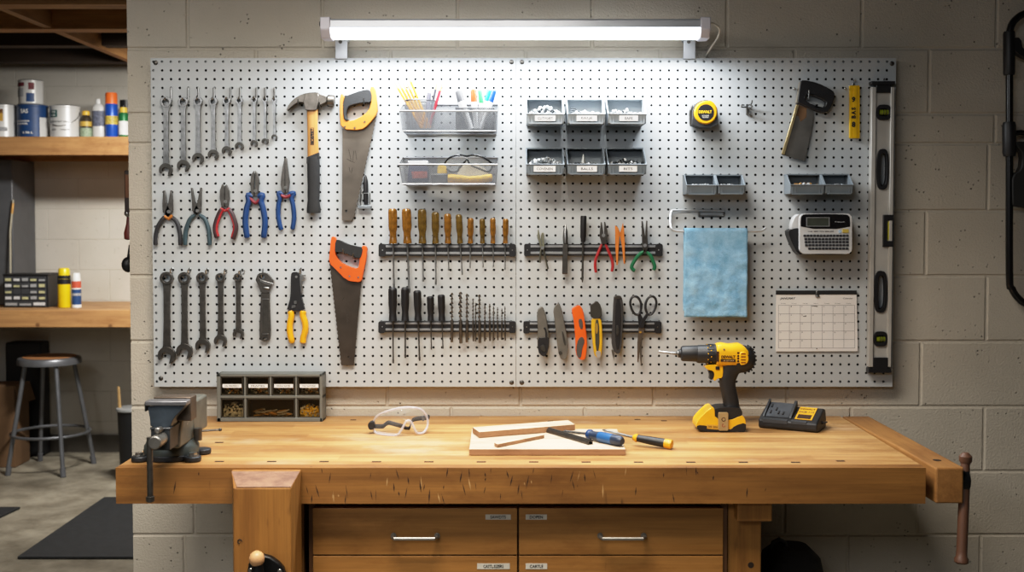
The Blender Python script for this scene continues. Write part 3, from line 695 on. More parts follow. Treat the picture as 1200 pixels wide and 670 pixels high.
for i, (x, y, w, tx, ty, bw) in enumerate([(183, 85, 68, 193, 650, 13), (281, 85, 72, 303, 690, 15), (393, 88, 66, 402, 608, 12), (488, 110, 58, 492, 630, 11), (575, 122, 55, 584, 530, 10), (655, 128, 50, 681, 560, 10), (740, 153, 46, 736, 512, 9), (823, 158, 43, 828, 505, 8), (898, 153, 43, 902, 505, 8), (990, 158, 44, 985, 525, 8)]):
    bx = x + (tx - x) * .38
    screwdriver(names10[i] + ' amber handled screwdriver from the left on the upper left rack', 'amber handled screwdrivers', q(x, y), q(bx, 336), w / 6.089, q(tx, ty), bw / 6.089, AMB if i in (0, 1, 4, 6, 8, 9) else AMB2, P_AMB)
q = Zm(430, 325, 6.089)
P_BLK = [(0, .55), (.02, .8), (.06, .95), (.1, 1), (.5, .98), (.62, .85), (.75, .76), (.9, .84), (1, .9)]
names5 = ['tallest leftmost', 'second', 'third', 'shortest', 'rightmost']
for i, (x, y, w, tx, ty, bw) in enumerate([(183, 72, 66, 188, 612, 11), (272, 70, 62, 274, 574, 12), (359, 92, 60, 376, 594, 12), (453, 133, 54, 460, 514, 9), (530, 122, 56, 543, 508, 9)]):
    screwdriver(names5[i] + ' black handled screwdriver on the lower left rack', 'black handled screwdrivers', q(x, y), q(x + (tx - x) * .4, 308), w / 6.089, q(tx, ty), bw / 6.089, BLK, P_BLK, DARKST)
bits = [(607, 110, 20, 462), (668, 103, 25, 470), (714, 117, 21, 462), (757, 150, 13, 455), (776, 182, 12, 456), (803, 122, 21, 468), (842, 198, 15, 455), (876, 188, 15, 454), (904, 205, 13, 452), (932, 213, 12, 448), (963, 222, 11, 446), (985, 207, 10, 450)]
for i, (x, y, w, yb) in enumerate(bits):
    r = w / 6.089 / 2; y_ = YM - r * S(YM) - .0005
    t = thing('drill_bit', ['first', 'thickest second', 'third', 'fourth', 'fifth', 'tall sixth', 'seventh', 'eighth', 'ninth', 'tenth', 'eleventh', 'last thin'][i] + ' twist drill bit from the left on the lower left rack', 'drill bit', W(*q(x, yb), y_), 'twist drill bits on the rack')
    part('flute', MB().twist(W(*q(x, 312), y_), W(*q(x, y), y_), r * S(YM), 3.2 if y < 160 else 2.4, 8, 44), DARKST, t, ang=60)
    part('shank', MB().plathe(q(x + (3 if i % 2 else -1), yb), q(x, 312), [(0, r * .8), (.03, r), (1, r)], y_, 12), DARKST, t)

# ---- right upper rack
q = Zm(600, 240, 6.316)
t = pliers('tweezer_pliers', 'small silver locking tweezers crossing over the upper right rack', q, [[(190, 182), (198, 186), (222, 300), (232, 330), (216, 330), (206, 300), (186, 238)], [(220, 205), (236, 206), (240, 300), (238, 330), (222, 330), (222, 290), (212, 230)]],
           (225, 318), [[(216, 322), (212, 360), (206, 428)], [(232, 322), (248, 400), (266, 476)]], 1.2, M('silvered steel', '9a9a86', .35, .8), M('silvered grey steel', '77776c', .35, .8), 'tweezers', y=YM)
t = thing('center_punch', 'thick dark steel punch with a shiny rounded tip on the upper right rack', 'punch', W(*q(393, 515), YM))
yy = YM - .009
part('tip', MB().plathe(q(396, 285), q(395, 146), [(0, 3), (.3, 3.2), (.6, 2.7), (.85, 1.6), (1, .3)], yy, 16), STEEL, t)
part('shank', MB().plate(zz(q, [(376, 282), (412, 282), (410, 512), (370, 512)]), YM, .014), DARKST, t, bevel=.003)
screwdriver('black screwdriver with a long dark blade in the middle of the upper right rack', None, q(530, 80), q(526, 275), 46 / 6.316, q(521, 574), 16 / 6.316, BLK, [(0, .8), (.02, .95), (.05, 1), (.8, .98), (.88, .8), (1, .72)], GUN, False)
pliers('needle_nose_pliers', 'needle nose pliers with plain red handles on the upper right rack', q, [[(656, 126), (664, 130), (672, 190), (680, 285), (664, 290), (648, 235), (650, 190)], [(680, 126), (688, 126), (704, 190), (708, 235), (690, 290), (674, 285), (682, 190)]],
       (678, 225), [[(664, 292), (640, 350), (618, 410), (616, 460), (622, 500)], [(692, 292), (716, 345), (738, 400), (746, 450), (738, 494)]], 1.75, DARKST, RED, y=YM)
t = thing('tweezers', 'pair of slim orange plastic tweezers on the upper right rack', 'tweezers', W(*q(798, 300), YM))
OT = M('orange tweezer plastic', 'c9762c', .5)
for P in ([(762, 152), (782, 165), (796, 200), (790, 300), (782, 445), (772, 445), (764, 300)], [(820, 132), (828, 170), (834, 300), (836, 436), (826, 436), (812, 300), (796, 215), (808, 180)]): part('arm', MB().plate(zz(q, P), YM, .006), OT, t, bevel=.0012)
part('bridge', MB().plate(zz(q, [(784, 185), (800, 205), (812, 185), (806, 232), (792, 232)]), YM - .001, .005), OT, t)
pliers('needle_nose_pliers', 'needle nose pliers with wide green handles on the upper right rack', q, [[(957, 118), (966, 120), (982, 230), (990, 310), (972, 345), (962, 300)], [(992, 116), (1000, 118), (1000, 240), (1006, 320), (990, 345), (976, 310), (984, 230)]],
       (984, 300), [[(974, 345), (940, 370), (905, 415), (886, 455), (894, 478), (910, 486)], [(996, 348), (1026, 378), (1044, 420), (1056, 455), (1048, 484)]], 2.2, DARKST, GREEN, y=YM)

# ---- right lower rack: knives and scissors
q = Zm(600, 330, 6.089)
def knife(label, body, bm, extra, blade=None, th=.014):
    t = thing('utility_knife', label, 'knife', W(*q(*body[len(body) // 2]), YM), 'utility knives on the rack')
    part('body', MB().plate(cut(zz(q, body), 1), YM, th), bm, t, bevel=.0025)
    for nm, P, m_, d in extra: part(nm, MB().plate(cut(zz(q, P), 1), YM - .002, th + d - .002), m_, t, bevel=.001)
    if blade: part('blade', MB().plate(zz(q, blade), YM - th * .45, .0008), STEEL, t)
GREYK = M('grey knife metal', '77756f', .42, .6, .15, 30)
knife('dark grey utility knife with a black lower end, leftmost on the lower right rack', [(174, 205), (216, 165), (242, 235), (262, 370), (266, 440), (246, 522), (215, 528), (184, 492), (180, 400), (186, 350)], GREYK,
      [('grip', [(186, 392), (208, 400), (262, 385), (266, 440), (246, 524), (214, 530), (182, 492)], BLK, .002), ('slider', [(220, 325), (240, 322), (252, 370), (250, 405), (236, 400), (238, 350)], BLK, .003), ('lever', [(200, 455), (226, 440), (244, 480), (232, 500), (206, 480)], GUN, .005)])
knife('plain grey metal utility knife, second on the lower right rack', [(292, 200), (318, 150), (346, 160), (372, 290), (400, 420), (394, 540), (370, 556), (338, 540), (318, 420), (304, 270)], GREYK,
      [('slider', [(352, 350), (364, 350), (384, 440), (380, 455), (368, 440)], GUN, .002), ('screw', ell(344, 504, 14, n=10), GUN, .003)], [(312, 175), (330, 146), (342, 160), (322, 190)])
knife('bright orange utility knife with a grey grip on the lower right rack', [(426, 190), (440, 180), (478, 160), (508, 200), (520, 300), (536, 420), (530, 500), (520, 556), (480, 552), (452, 512), (452, 420), (440, 270), (426, 215)], ORG_,
      [('grip', [(470, 405), (500, 385), (520, 420), (500, 470), (490, 548), (462, 530), (455, 470)], M('charcoal grip', '4a4440', .6), .0015), ('slider', [(470, 262), (500, 262), (506, 335), (482, 335)], M('charcoal grip', '4a4440', .6), .002)], [(446, 180), (470, 160), (480, 175), (456, 190)])
knife('yellow utility knife with a dark pointed head on the lower right rack', [(566, 250), (632, 250), (642, 330), (642, 500), (628, 540), (592, 535), (578, 480), (564, 330)], M('knife yellow', 'd2a51e', .42),
      [('head', [(556, 160), (575, 158), (602, 130), (636, 170), (640, 258), (562, 262), (558, 200)], M('dark knife head', '45443f', .4, .5), .002), ('center_strip', [(588, 268), (620, 268), (622, 490), (594, 490)], M('olive insert', '3c3a2c', .5), .002), ('end_cap', [(590, 492), (634, 488), (630, 540), (606, 545)], M('pale cap', 'a7a29c', .4, .3), .002), ('stud', ell(602, 330, 10, 40, n=10), M('brass stud', 'b8974a', .4, .6), .004)])
knife('thick black utility knife with a rounded top, rightmost on the lower right rack', [(722, 112), (734, 98), (768, 96), (784, 112), (792, 200), (786, 350), (776, 495), (748, 516), (720, 488), (706, 420), (716, 300)], M('dark slate plastic', '3b3a3a', .4, 0, .2, 40),
      [('grip', [(736, 120), (770, 118), (776, 300), (764, 480), (738, 480), (730, 300)], BLK, .002), ('slider', [(738, 310), (760, 305), (758, 375), (740, 378)], GUN, .005), ('top_cap', [(724, 110), (736, 98), (768, 96), (782, 110), (770, 120), (736, 120)], DARKST, .003)], [(716, 480), (734, 500), (726, 562), (708, 490)])
t = thing('scissors', 'black handled scissors with steel blades hanging points down on the lower right rack', 'scissors', W(*q(918, 360), YM))
BLKG = M('scissor black', '1c1c1e', .4)
for cx, sgn in ((884, -1), (990, 1)):
    m = MB(); lp = [(cx + 38 * math.cos(a) * (1 - .12 * math.sin(a)) + sgn * 8 * math.sin(-a) , 170 + 66 * math.sin(a)) for a in [2 * PI * i / 24 for i in range(24)]]
    m.ptube(zz(q, lp), YM - .007, 1.45, 10, closed=True)
    part('finger_loop', m, BLKG, t)
    part('shank', MB().plate(zz(q, [(895, 228), (915, 222), (945, 290), (948, 330), (905, 330)] if sgn < 0 else [(956, 225), (980, 228), (950, 275), (940, 330), (905, 330), (925, 270)]), YM - .001 - .004 * (sgn > 0), .006), BLKG, t, bevel=.001)
part('blade', MB().plate(zz(q, [(902, 325), (934, 325), (930, 400), (925, 470), (926, 600), (918, 590), (905, 440)]), YM - .001, .003), STEEL, t, bevel=.0005)
part('blade', MB().plate(zz(q, [(904, 325), (946, 325), (938, 380), (916, 440), (902, 578), (894, 570), (894, 430)]), YM - .004, .003), M('worn blade', '8d8378', .35, .9), t, bevel=.0005)
part('pivot_screw', MB().cyl(W(*q(917, 360), YM - .010), W(*q(917, 360), YM - .006), .0036, 14), M('brass', 'b8893c', .35, .9), t)
# ================================================================ WIRE BASKETS AND WHAT IS IN THEM
MESHM = mesh_mat('silver wire mesh', '7c8086', .0042, .33); MESHD = mesh_mat('dark wire mesh', '4a4d52', .0042, .42)
RIMM = M('silver rim wire', '9a9da2', .35, .8, .08, 30)
YK = YB - .003
def basket(label, rim, bot, back, Yf):
    (rx0, rx1, ry), (bx0, bx1, by), (kx0, kx1, ky) = rim, bot, back
    A, B = W(rx0, ry, Yf), W(rx1, ry, Yf); C, D = W(bx0, by, Yf), W(bx1, by, Yf)
    E, G_ = W(kx0, ky, YK), W(kx1, ky, YK); H, I = V((C.x, YK, C.z)), V((D.x, YK, C.z))
    E = V((A.x, YK, E.z)); G_ = V((B.x, YK, G_.z))
    t = thing('wire_basket', label, 'basket', (C + D) / 2, 'silver mesh baskets')
    for nm, P in (('front_mesh', (A, B, D, C)), ('back_mesh', (E, G_, I, H)), ('side_mesh', (A, C, H, E)), ('side_mesh', (B, D, I, G_)), ('bottom_mesh', (C, D, I, H))):
        part(nm, MB().add(P, [(0, 1, 2, 3)]), MESHM, t, smooth=False)
    part('top_rim', MB().tube([A, B, G_, E], .0024, 8, closed=True), RIMM, t)
    part('bottom_rim', MB().tube([C, D, I, H], .0018, 8, closed=True).tube([A, C], .0012, 6).tube([B, D], .0012, 6).tube([E, H], .0012, 6).tube([G_, I], .0012, 6), RIMM, t)
    return C.z
zA = basket('upper silver mesh basket holding pencils and markers', (468, 583, 130), (472, 581, 153.5), (472, 582, 122.5), 3.205)
zB = basket('lower silver mesh basket holding glasses and a yellow tool', (467.6, 582.5, 192.7), (471.7, 580, 215.5), (471, 582, 184.6), 3.205)
# pencil cup (round) and marker cup (square)
yc = 3.262
t = thing('pencil_cup', 'round wire mesh pencil cup at the left end of the upper basket', 'cup', W(491.8, 150, yc))
c = W(492, 118, yc); cb = V((c.x, yc, zA + .003)); R = 18 * S(yc) * .98
def ring(c, r, n=24, sx=1): return [c + V((r * math.cos(2 * PI * i / n), r * .8 * math.sin(2 * PI * i / n), 0)) for i in range(n)]
r0, r1 = ring(cb, R * .86), ring(c, R)
part('mesh_wall', MB().add(r0 + r1, [(i, (i + 1) % 24, 24 + (i + 1) % 24, 24 + i) for i in range(24)] + [tuple(range(24))]), MESHM, t)
part('rim', MB().tube(r1, .002, 8, closed=True), M('dark rim wire', '5a5c60', .35, .7), t)
t = thing('marker_cup', 'square dark mesh cup at the right end of the upper basket', 'cup', W(557, 150, yc))
a, b_ = W(534, 127, yc - .035), W(579, 127, yc - .035)
P0 = [V((a.x, yc - .045, zA + .003)), V((b_.x, yc - .045, zA + .003)), V((b_.x, yc + .045, zA + .003)), V((a.x, yc + .045, zA + .003))]; P1 = [V((p.x, p.y, a.z)) for p in P0]
part('mesh_wall', MB().add(P0 + P1, [(i, (i + 1) % 4, 4 + (i + 1) % 4, 4 + i) for i in range(4)] + [(0, 1, 2, 3)]), MESHD, t, smooth=False)
part('rim', MB().tube(P1, .0018, 8, closed=True), M('dark rim wire', '5a5c60', .35, .7), t)
LEAD = M('pencil lead', '2a2a2c', .5); PWOOD = M('pencil wood', 'a88250', .6, 0, .1, 40)
def pencil(label, tip, bot, y0, y1, m, r=.0036, group='pencils in the upper basket'):
    A, B = W(*bot, y0), W(*tip, y1); L = (B - A).length
    t = thing('pencil', label, 'pencil', A, group)
    part('body', MB().lathe(A, B, [(0, r), (1 - .024 / L, r)], 6), m, t, ang=25)
    part('wood_tip', MB().lathe(A, B, [(1 - .024 / L, r), (1 - .006 / L, r * .3)], 8), PWOOD, t)
    part('lead', MB().lathe(A, B, [(1 - .007 / L, r * .34), (1, .0003)], 8), LEAD, t)
PY = M('pencil yellow', 'b57e1c', .4, 0, .1, 30)
for i, (tip, bot, y0, y1) in enumerate([((461.6, 95.5), (494, 150), 3.250, 3.262), ((466.4, 95.5), (496, 150.3), 3.262, 3.272), ((471.6, 96.3), (499, 150.3), 3.272, 3.280), ((477.6, 87.2), (504, 149.6), 3.248, 3.255), ((476.2, 96.5), (501.5, 150), 3.262, 3.266)]):
    pencil(['leftmost', 'second', 'third', 'tallest', 'short inner'][i] + ' yellow pencil leaning left out of the pencil cup', tip, bot, y0, y1, PY)
pencil('dark pencil leaning right out of the pencil cup', (512.4, 95.3), (501, 150), 3.285, 3.285, M('charcoal pencil', '33323a', .45))
pencil('red pencil leaning right out of the pencil cup', (518.4, 97), (502.5, 150), 3.270, 3.270, M('red pencil paint', '96202e', .4), .0044)
t = thing('marker_pen', 'short dark grey marker standing behind the red pencil', 'marker', W(503, 150, 3.278))
part('body', MB().plathe((499, 150), (503, 108), [(0, 2.7), (.9, 2.7), (1, 2)], 3.278, 14), M('slate marker', '4a4a56', .4), t)
part('cap', MB().plathe((502.6, 112), (503.4, 105), [(0, 2.4), (.7, 2), (1, 1.2)], 3.278, 14), M('grey cap', '8a8c96', .4), t)
MW = M('marker white', 'bcbdbe', .35, 0, .03, 20)
for i, (nm, hx, top, mid, bot, w, y) in enumerate([('grey', '46474a', (536.8, 106), (540.3, 119), (552, 151), 8.8, 3.245), ('orange', 'b8431a', (554.7, 104.7), (555.5, 119.6), (558, 151), 7.6, 3.25), ('green', '2f9050', (562.2, 105.2), (564, 121), (561, 151), 5.6, 3.274),
                                             ('teal', '128a84', (573.8, 105.2), (570.2, 118.6), (561.5, 151), 6.4, 3.276), ('blue', '0c3f8c', (579.4, 105.2), (575, 119.6), (563.5, 151), 6.6, 3.252)]):
    t = thing('marker_pen', 'white marker with a %s cap in the upper basket' % nm, 'marker', W(*bot, y), 'capped markers')
    part('cap', MB().plathe(mid, top, [(0, w * .5), (.85, w * .47), (.95, w * .42), (1, w * .3)], y, 16), M(nm + ' marker cap', hx, .35), t)
    part('barrel', MB().plathe(bot, mid, [(0, w * .36), (.6, w * .42), (.7, w * .5), (1, w * .5)], y, 16), MW, t)

# lower basket: case, tool, cloth, glasses
q = Zm(460, 170, 8.571)
y = 3.245
t = thing('tool_case', 'small dark blue case with a white edge at the left of the lower basket', 'case', W(*q(255, 375), y))
part('body', MB().pl2(zz(q, [(165, 190), (350, 186), (362, 372), (148, 374)]), y, y + .05), M('dark blue case', '2b3350', .5), t, bevel=.002)
part('lid', MB().pl2(zz(q, [(152, 158), (350, 154), (356, 188), (160, 192)]), y - .001, y + .05), M('case lid', 'c8ccd2', .5), t, bevel=.002)
part('print', MB().pl2(zz(q, [(190, 265), (345, 262), (350, 330), (200, 335)]), y - .0015, y + .001), M('red case print', '8e4038', .6, 0, .5, 200), t)
y = 3.228
t = thing('scraper_tool', 'yellow handled tool with a grey head lying in the lower basket', 'tool', W(*q(700, 380), y))
part('handle', MB().loft([(W(*q(x, yy), y), V((0, .013, 0)), V((0, 0, h / 2 / 8.571 * S(y)))) for x, yy, h in ((556, 334, 84), (580, 334, 92), (660, 340, 84), (760, 346, 72), (880, 342, 72), (960, 332, 84), (995, 326, 72), (1003, 326, 40))], 18, 0, 2.6), M('soft yellow', 'dcb03c', .6, 0, .15, 60), t)
part('head', MB().pl2(zz(q, [(386, 300), (552, 296), (552, 376), (390, 376)]), y - .010, y + .012), M('tool head grey', '6a6e72', .45, .3), t, bevel=.002)
part('head_edge', MB().pl2(zz(q, [(386, 282), (552, 282), (552, 300), (386, 300)]), y - .012, y + .014), M('pale edge', 'b9bcbe', .4, .4), t)
y = 3.285
t = thing('yellow_sponge', 'rounded yellow sponge behind the grey tool head in the lower basket', 'sponge', W(*q(500, 330), y))
part('sponge_body', MB().pl2(cut(zz(q, [(450, 205), (500, 200), (545, 215), (545, 330), (448, 330)]), 1), y, y + .02), M('sponge yellow', 'd8b548', .8, 0, .15, 90, .3), t, bevel=.004)
y = 3.268
t = thing('folded_cloth', 'folded off-white cloth under the safety glasses in the lower basket', 'cloth', W(*q(780, 380), y))
part('cloth_body', MB().pl2(cut(zz(q, [(665, 225), (740, 190), (860, 200), (950, 240), (960, 300), (940, 380), (640, 380), (650, 280)]), 2), y, y + .03), M('off white cloth', 'd2cdbc', .9, 0, .06, 30, .4), t, bevel=.006)
y = 3.222
t = thing('safety_glasses', 'clear safety glasses with a black frame sitting on the lower basket', 'glasses', W(*q(760, 270), y))
fr = spl(zz(q, [(520, 200), (545, 150), (600, 115), (680, 98), (745, 110), (810, 98), (890, 115), (960, 155), (1000, 195), (990, 240), (955, 268), (880, 240), (800, 208), (770, 180), (748, 145), (725, 170), (700, 200), (670, 230), (650, 265), (590, 268), (545, 240)]), 3)
yf = [y + .03 * ((p[0] - 548) / 28) ** 2 for p in fr]
part('frame', MB().ptube(fr, yf, 1.05, 8), M('glossy black frame', '18191b', .25), t)
GLS = clear_mat('clear lens', 'e8eef0', .16)
c = W(*q(750, 180), y - .002); P = [W(*p, w_) for p, w_ in zip(fr, yf)]
part('lens', MB().add([c] + P, [(0, i + 1, i + 2) for i in range(len(P) - 1)]), GLS, t)

# ================================================================ STACKING BINS
BIN = M('grey bin plastic', '9aa2a8', .42, 0, .05, 20)
BIND = M('dark bin plastic', '6f787f', .42, 0, .05, 20)
def bin_(label, x0, x1, ykt, ylip, ybot, Yf, txt=None, mat=BIN, lx=None, group='grey labelled bins', tw=.75):
    A = W(x0, ylip, Yf); B = W(x1, ylip, Yf); zb = W(x0, ybot, Yf).z; zl = A.z; zt = W(x0, ykt, YB).z; yb = YB - .0015
    xa, xb = A.x, B.x; g = .0025; ins = .004
    t = thing('storage_bin', label, 'bin', V(((xa + xb) / 2, yb, zb)), group)
    side = [(yb, zb), (yb, zt), (yb - .035, zt), (Yf + .004, zl + .001), (Yf, zl), (Yf + .004, zb)]
    sh = MB()
    for x in (xa, xb - g): sh.prism([[V((x, yy, z)) for yy, z in side]], (g, 0, 0))
    sh.box(xa, xb, yb - g, yb, zb, zt)
    sh.box(xa + ins, xb - ins, Yf + .004, yb, zb, zb + g)
    # front wall leans out at the lip
    sh.prism([[V((xa + g * .5, Yf, zl)), V((xa + g * .5, Yf + g, zl)), V((xa + g * .5, Yf + .004 + g, zb)), V((xa + g * .5, Yf + .004, zb))]], (xb - xa - g, 0, 0))
    part('tray', sh, mat, t, bevel=.0008)
    rm = MB(); r = .0022
    rm.tube([V((xa, yb - .034, zt)), V((xa, Yf, zl)), V((xb, Yf, zl)), V((xb, yb - .034, zt))], r, 8); rm.box(xa - .001, xb + .001, yb - .036, yb, zt - .001, zt + .0025)
    part('rim', rm, mat, t)
    rb = MB(); W_ = xb - xa
    for f in (.06, .14, .86, .94): rb.box(xa + W_ * f - .0022, xa + W_ * f + .0022, Yf + .0005, Yf + .006, zb + .002, zl - .004)
    rb.box(xa + .006, xb - .006, Yf - .001, Yf + .006, zb - .002, zb + .002)
    part('rib', rb, mat, t)
    if txt:
        lb = MB(); l0, l1 = W(lx[0], 0, Yf).x, W(lx[1], 0, Yf).x; zc = (zb + zl) / 2 + .001; hh = (zl - zb) * .31
        lb.box(l0, l1, Yf - .0012, Yf + .002, zc - hh, zc + hh); lb.text(txt, V(((l0 + l1) / 2, Yf - .0013, zc)), hh * .9, 1, wmax=(l1 - l0) * tw, bold=.015)
        part('bin_label', lb, [PAPER, M('label grey ink', '4e5156', .8)], t)
    return xa + g, xb - g, Yf + .008, yb - .01, zb + g, zl
def heap(label, cat, name, bx, mats, n=70, size=.006, top=.012, shape='nut', skew=0):
    x0, x1, ya, yb, zb, zl = bx; rnd = random.Random(hash(label) % 1000 if False else len(label) * 7 + n)
    m = MB(); m.box(x0 + .003, x1 - .003, ya + size * 1.6, yb - .002, zb + .0005, zl - .004, 0)
    for i in range(n // 2 if 'drawer' in label else 0):
        c = V((rnd.uniform(x0 + size * 1.2, x1 - size * 1.2), ya + size * rnd.uniform(1, 1.6), rnd.uniform(zb + size, zl - .002))); d = V((rnd.uniform(-1, 1), rnd.uniform(-1, 1), rnd.uniform(-1, 1))).normalized()
        m.cyl(c - d * size * .4, c + d * size * .4, size * rnd.uniform(.35, .6), 6, rnd.randrange(len(mats)))
    for i in range(n):
        mg = size * (2.9 if shape == 'screw' else 1.15); x = rnd.uniform(x0 + mg, x1 - mg); yy = rnd.uniform(ya + mg, yb - size * 2.5); f = (x - x0) / (x1 - x0)
        z = zl - .004 + rnd.uniform(0, 1) * top * (1 - abs(f - .5) * 1.2 + skew * (f - .5))
        c = V((x, yy, z)); d = V((rnd.uniform(-1, 1), rnd.uniform(-1, 1), rnd.uniform(-.6, .6))).normalized()
        mi = rnd.randrange(len(mats))
        if shape == 'nut': m.cyl(c - d * size * .35, c + d * size * .35, size * rnd.uniform(.5, .75), 6, mi)
        else:
            L = size * rnd.uniform(1.2, 2.4); m.cyl(c - d * L, c + d * L, size * .22, 6, mi); m.cyl(c + d * L, c + d * (L + size * .3), size * .5, 8, mi)
    return tag(part(name, m, mats, smooth=True), label, cat, 'bin contents', 'stuff')
ZINC = M('zinc fasteners', 'c3c7ca', .35, .75, .2, 80); ZD = M('dark fasteners', '3e4144', .4, .7, .2, 80); WPL = M('white fittings', 'b6b9ba', .5)
Yb_ = 3.205
cols = [(617, 661), (665.2, 709), (712.8, 757.6)]
row1 = [('CUTVGIET', (627, 651.2)), ('EALJE', (676, 700)), ('EAPE', (726.3, 748.2))]
row2 = [('COVENEN', (625.6, 651.3)), ('BALLS', (676.5, 700)), ('BITS', (726.2, 747.3))]
where = ['left', 'middle', 'right']
B_ = [bin_('grey labelled stacking bin in the upper row, %s of three' % where[i], *cols[i], 118, 133.6, 144.2, Yb_, row1[i][0], BIN, row1[i][1], tw=[.74, .55, .42][i]) for i in range(3)]
heap('black and white screw heads heaped in the upper left bin', 'fasteners', 'screw_pile', B_[0], [ZINC, ZD, WPL, ZINC], 120, .0075, .03)
heap('pale fittings lying in the upper middle bin', 'fasteners', 'fitting_pile', B_[1], [WPL, WPL, ZINC], 60, .008, .014)
m = MB()
for k in range(3):
    x0_, x1_, ya_, yb_, zb_, zl_ = B_[1]; m.tube([V((x0_ + .008 + (x1_ - x0_) * .5 * i / 8, ya_ + .02 + .006 * k, zl_ + .019 - .005 * k - .0016 * i * (1 + .1 * i) + .002 * math.sin(i))) for i in range(9)], .0016, 6)
tag(part('cable_tie', m, ZD), 'dark curved cable ties lying over the upper middle bin', 'cable ties', kind='stuff')
heap('white and zinc fasteners in the upper right bin', 'fasteners', 'anchor_pile', B_[2], [WPL, ZINC, WPL, ZD], 80, .007, .018, skew=-.5)
B_ = [bin_('grey labelled stacking bin in the lower row, %s of three' % where[i], *cols[i], 175, 192.8, 203.6, Yb_, row2[i][0], BIND, row2[i][1], tw=[.74, .6, .5][i]) for i in range(3)]
heap('bright nuts and washers in the lower left bin', 'fasteners', 'nut_pile', B_[0], [ZINC, WPL, ZINC], 120, .007, .026)
heap('loose nuts in the lower middle bin', 'fasteners', 'nut_pile', B_[1], [ZINC, ZD, ZINC], 80, .0065, .012)
x0_, x1_, ya_, yb_, zb_, zl_ = B_[1]; p = V((x0_ + (x1_ - x0_) * .44, ya_ + .03, zl_ - .002))
ct = thing('cone_nozzle', 'pointed grey cone standing up in the lower middle bin', 'nozzle', p); part('cone', MB().lathe(p, p + V((0, 0, .034)), [(0, .009), (.2, .0085), (.9, .0022), (1, .001)], 14), M('nozzle grey', '9ea3a2', .4, .5), ct)
heap('dark screws and pale washers in the lower right bin', 'fasteners', 'screw_pile', B_[2], [ZD, ZINC, ZD, WPL], 110, .006, .024, 'nut')
Ys = 3.24
small = [('small open bin above the towel, left of the pair', 804.8, 840.2, 206, 217.2, 227.4), ('small open bin above the towel, right of the pair', 841.8, 873.2, 206, 217.2, 226.8),
         ('small open bin above the label maker, left of the pair', 926.5, 966.2, 205.4, 216.8, 227), ('small open bin above the label maker, right of the pair', 967.6, 1000, 205.4, 216.8, 226.6)]
bs = [bin_('dark grey ' + l, a, b, c, d, e, Ys, None, BIND, group='small open bins') for l, a, b, c, d, e in small]
BRS = M('brass fittings', 'c99a5a', .4, .5, .2, 60)
heap('white clips in the small bin left above the towel', 'fasteners', 'clip_pile', bs[0], [WPL, ZINC], 26, .006, .009)
heap('pale zinc screws in the small bin right above the towel', 'fasteners', 'screw_pile', bs[1], [ZINC, WPL], 26, .004, .006, 'screw')
heap('brass and tan fittings in the small bin left above the label maker', 'fasteners', 'fitting_pile', bs[2], [BRS, WPL, BRS], 34, .007, .01)
heap('white washers in the small bin right above the label maker', 'fasteners', 'washer_pile', bs[3], [WPL, ZINC], 28, .006, .006)

# ================================================================ TAPE, HOOK, BACKSAW, RULER, LEVEL
q = Zm(800, 105, 13.4)
yf = YB - .05
t = thing('tape_measure', 'yellow and black tape measure hanging on the pegboard', 'tape measure', W(*q(350, 580), yf))
tb = MB().pl2(cut(zz(q, [(150, 585), (150, 430), (155, 330), (190, 240), (260, 180), (370, 158), (470, 190), (540, 270), (552, 340), (552, 585)]), 1), yf, YB - .006)
part('case', tb, M('tape case', '3a3a3d', .5, .1, .2, 40), t, bevel=.004)
part('bumper', MB().pl2(cut(zz(q, [(148, 590), (150, 440), (200, 450), (250, 520), (350, 540), (450, 520), (520, 440), (556, 430), (556, 590)]), 1), yf - .003, YB - .008), RUB, t, bevel=.003)
cc = W(*q(358, 362), yf); k = S(yf) / 13.4
part('yellow_face', MB().lathe(cc + V((0, .004, 0)), cc + V((0, -.007, 0)), [(0, 182 * k), (.7, 182 * k), (1, 166 * k)], 36).pl2(cut(zz(q, [(385, 165), (470, 180), (545, 280), (540, 400), (470, 300)]), 1), yf - .003, yf + .003), YEL, t, bevel=.001)
dm = MB().cyl(cc + V((0, -.0066, 0)), cc + V((0, -.0076, 0)), 128 * k, 36)
dm.text('DEWALT', W(*q(355, 348), yf - .0078), 44 * k, 1, wmax=205 * k, bold=.03); dm.text('XTREME', W(*q(358, 408), yf - .0078), 20 * k, 2, wmax=110 * k); dm.text('SERIES', W(*q(358, 434), yf - .0078), 20 * k, 2, wmax=100 * k)
part('badge', dm, [BLK, M('badge yellow', 'f0c020', .5), M('badge white', 'd8d4cc', .5)], t)
part('belt_clip', MB().pl2(zz(q, [(118, 560), (108, 400), (112, 330), (150, 230), (165, 240), (140, 330), (140, 560)]), yf + .012, yf + .03), DARKST, t, bevel=.001)
q = Zm(860, 110, 22.33)
t = thing('coat_hook', 'small empty double wire hook on the bare part of the pegboard', 'hook', W(*q(345, 330), YB))
yh = YB - .004
part('wire', MB().ptube(spl(zz(q, [(268, 292), (225, 288), (188, 305), (215, 345), (290, 345), (330, 335), (370, 295), (420, 285), (478, 325), (440, 362), (390, 362), (345, 340)]), 4), [yh - .02 * abs(math.sin(i * .14)) for i in range(45)], .85, 8).ptube(zz(q, [(340, 340), (345, 440), (345, 545)]), yh, 1.2, 8).ptube(zz(q, [(440, 285), (470, 235), (482, 165)]), [yh - .008, yh - .016, yh - .018], .8, 8), DARKST, t)
part('peg', MB().cyl(W(*q(430, 540), YB - .0105), W(*q(430, 540), YB - .001), .0036, 12), DARKST, t)
q = Zm(900, 80, 4.188)
t = thing('backsaw', 'short backsaw with a closed black handle and brass spine hanging tilted', 'saw', W(950, 110, YT))
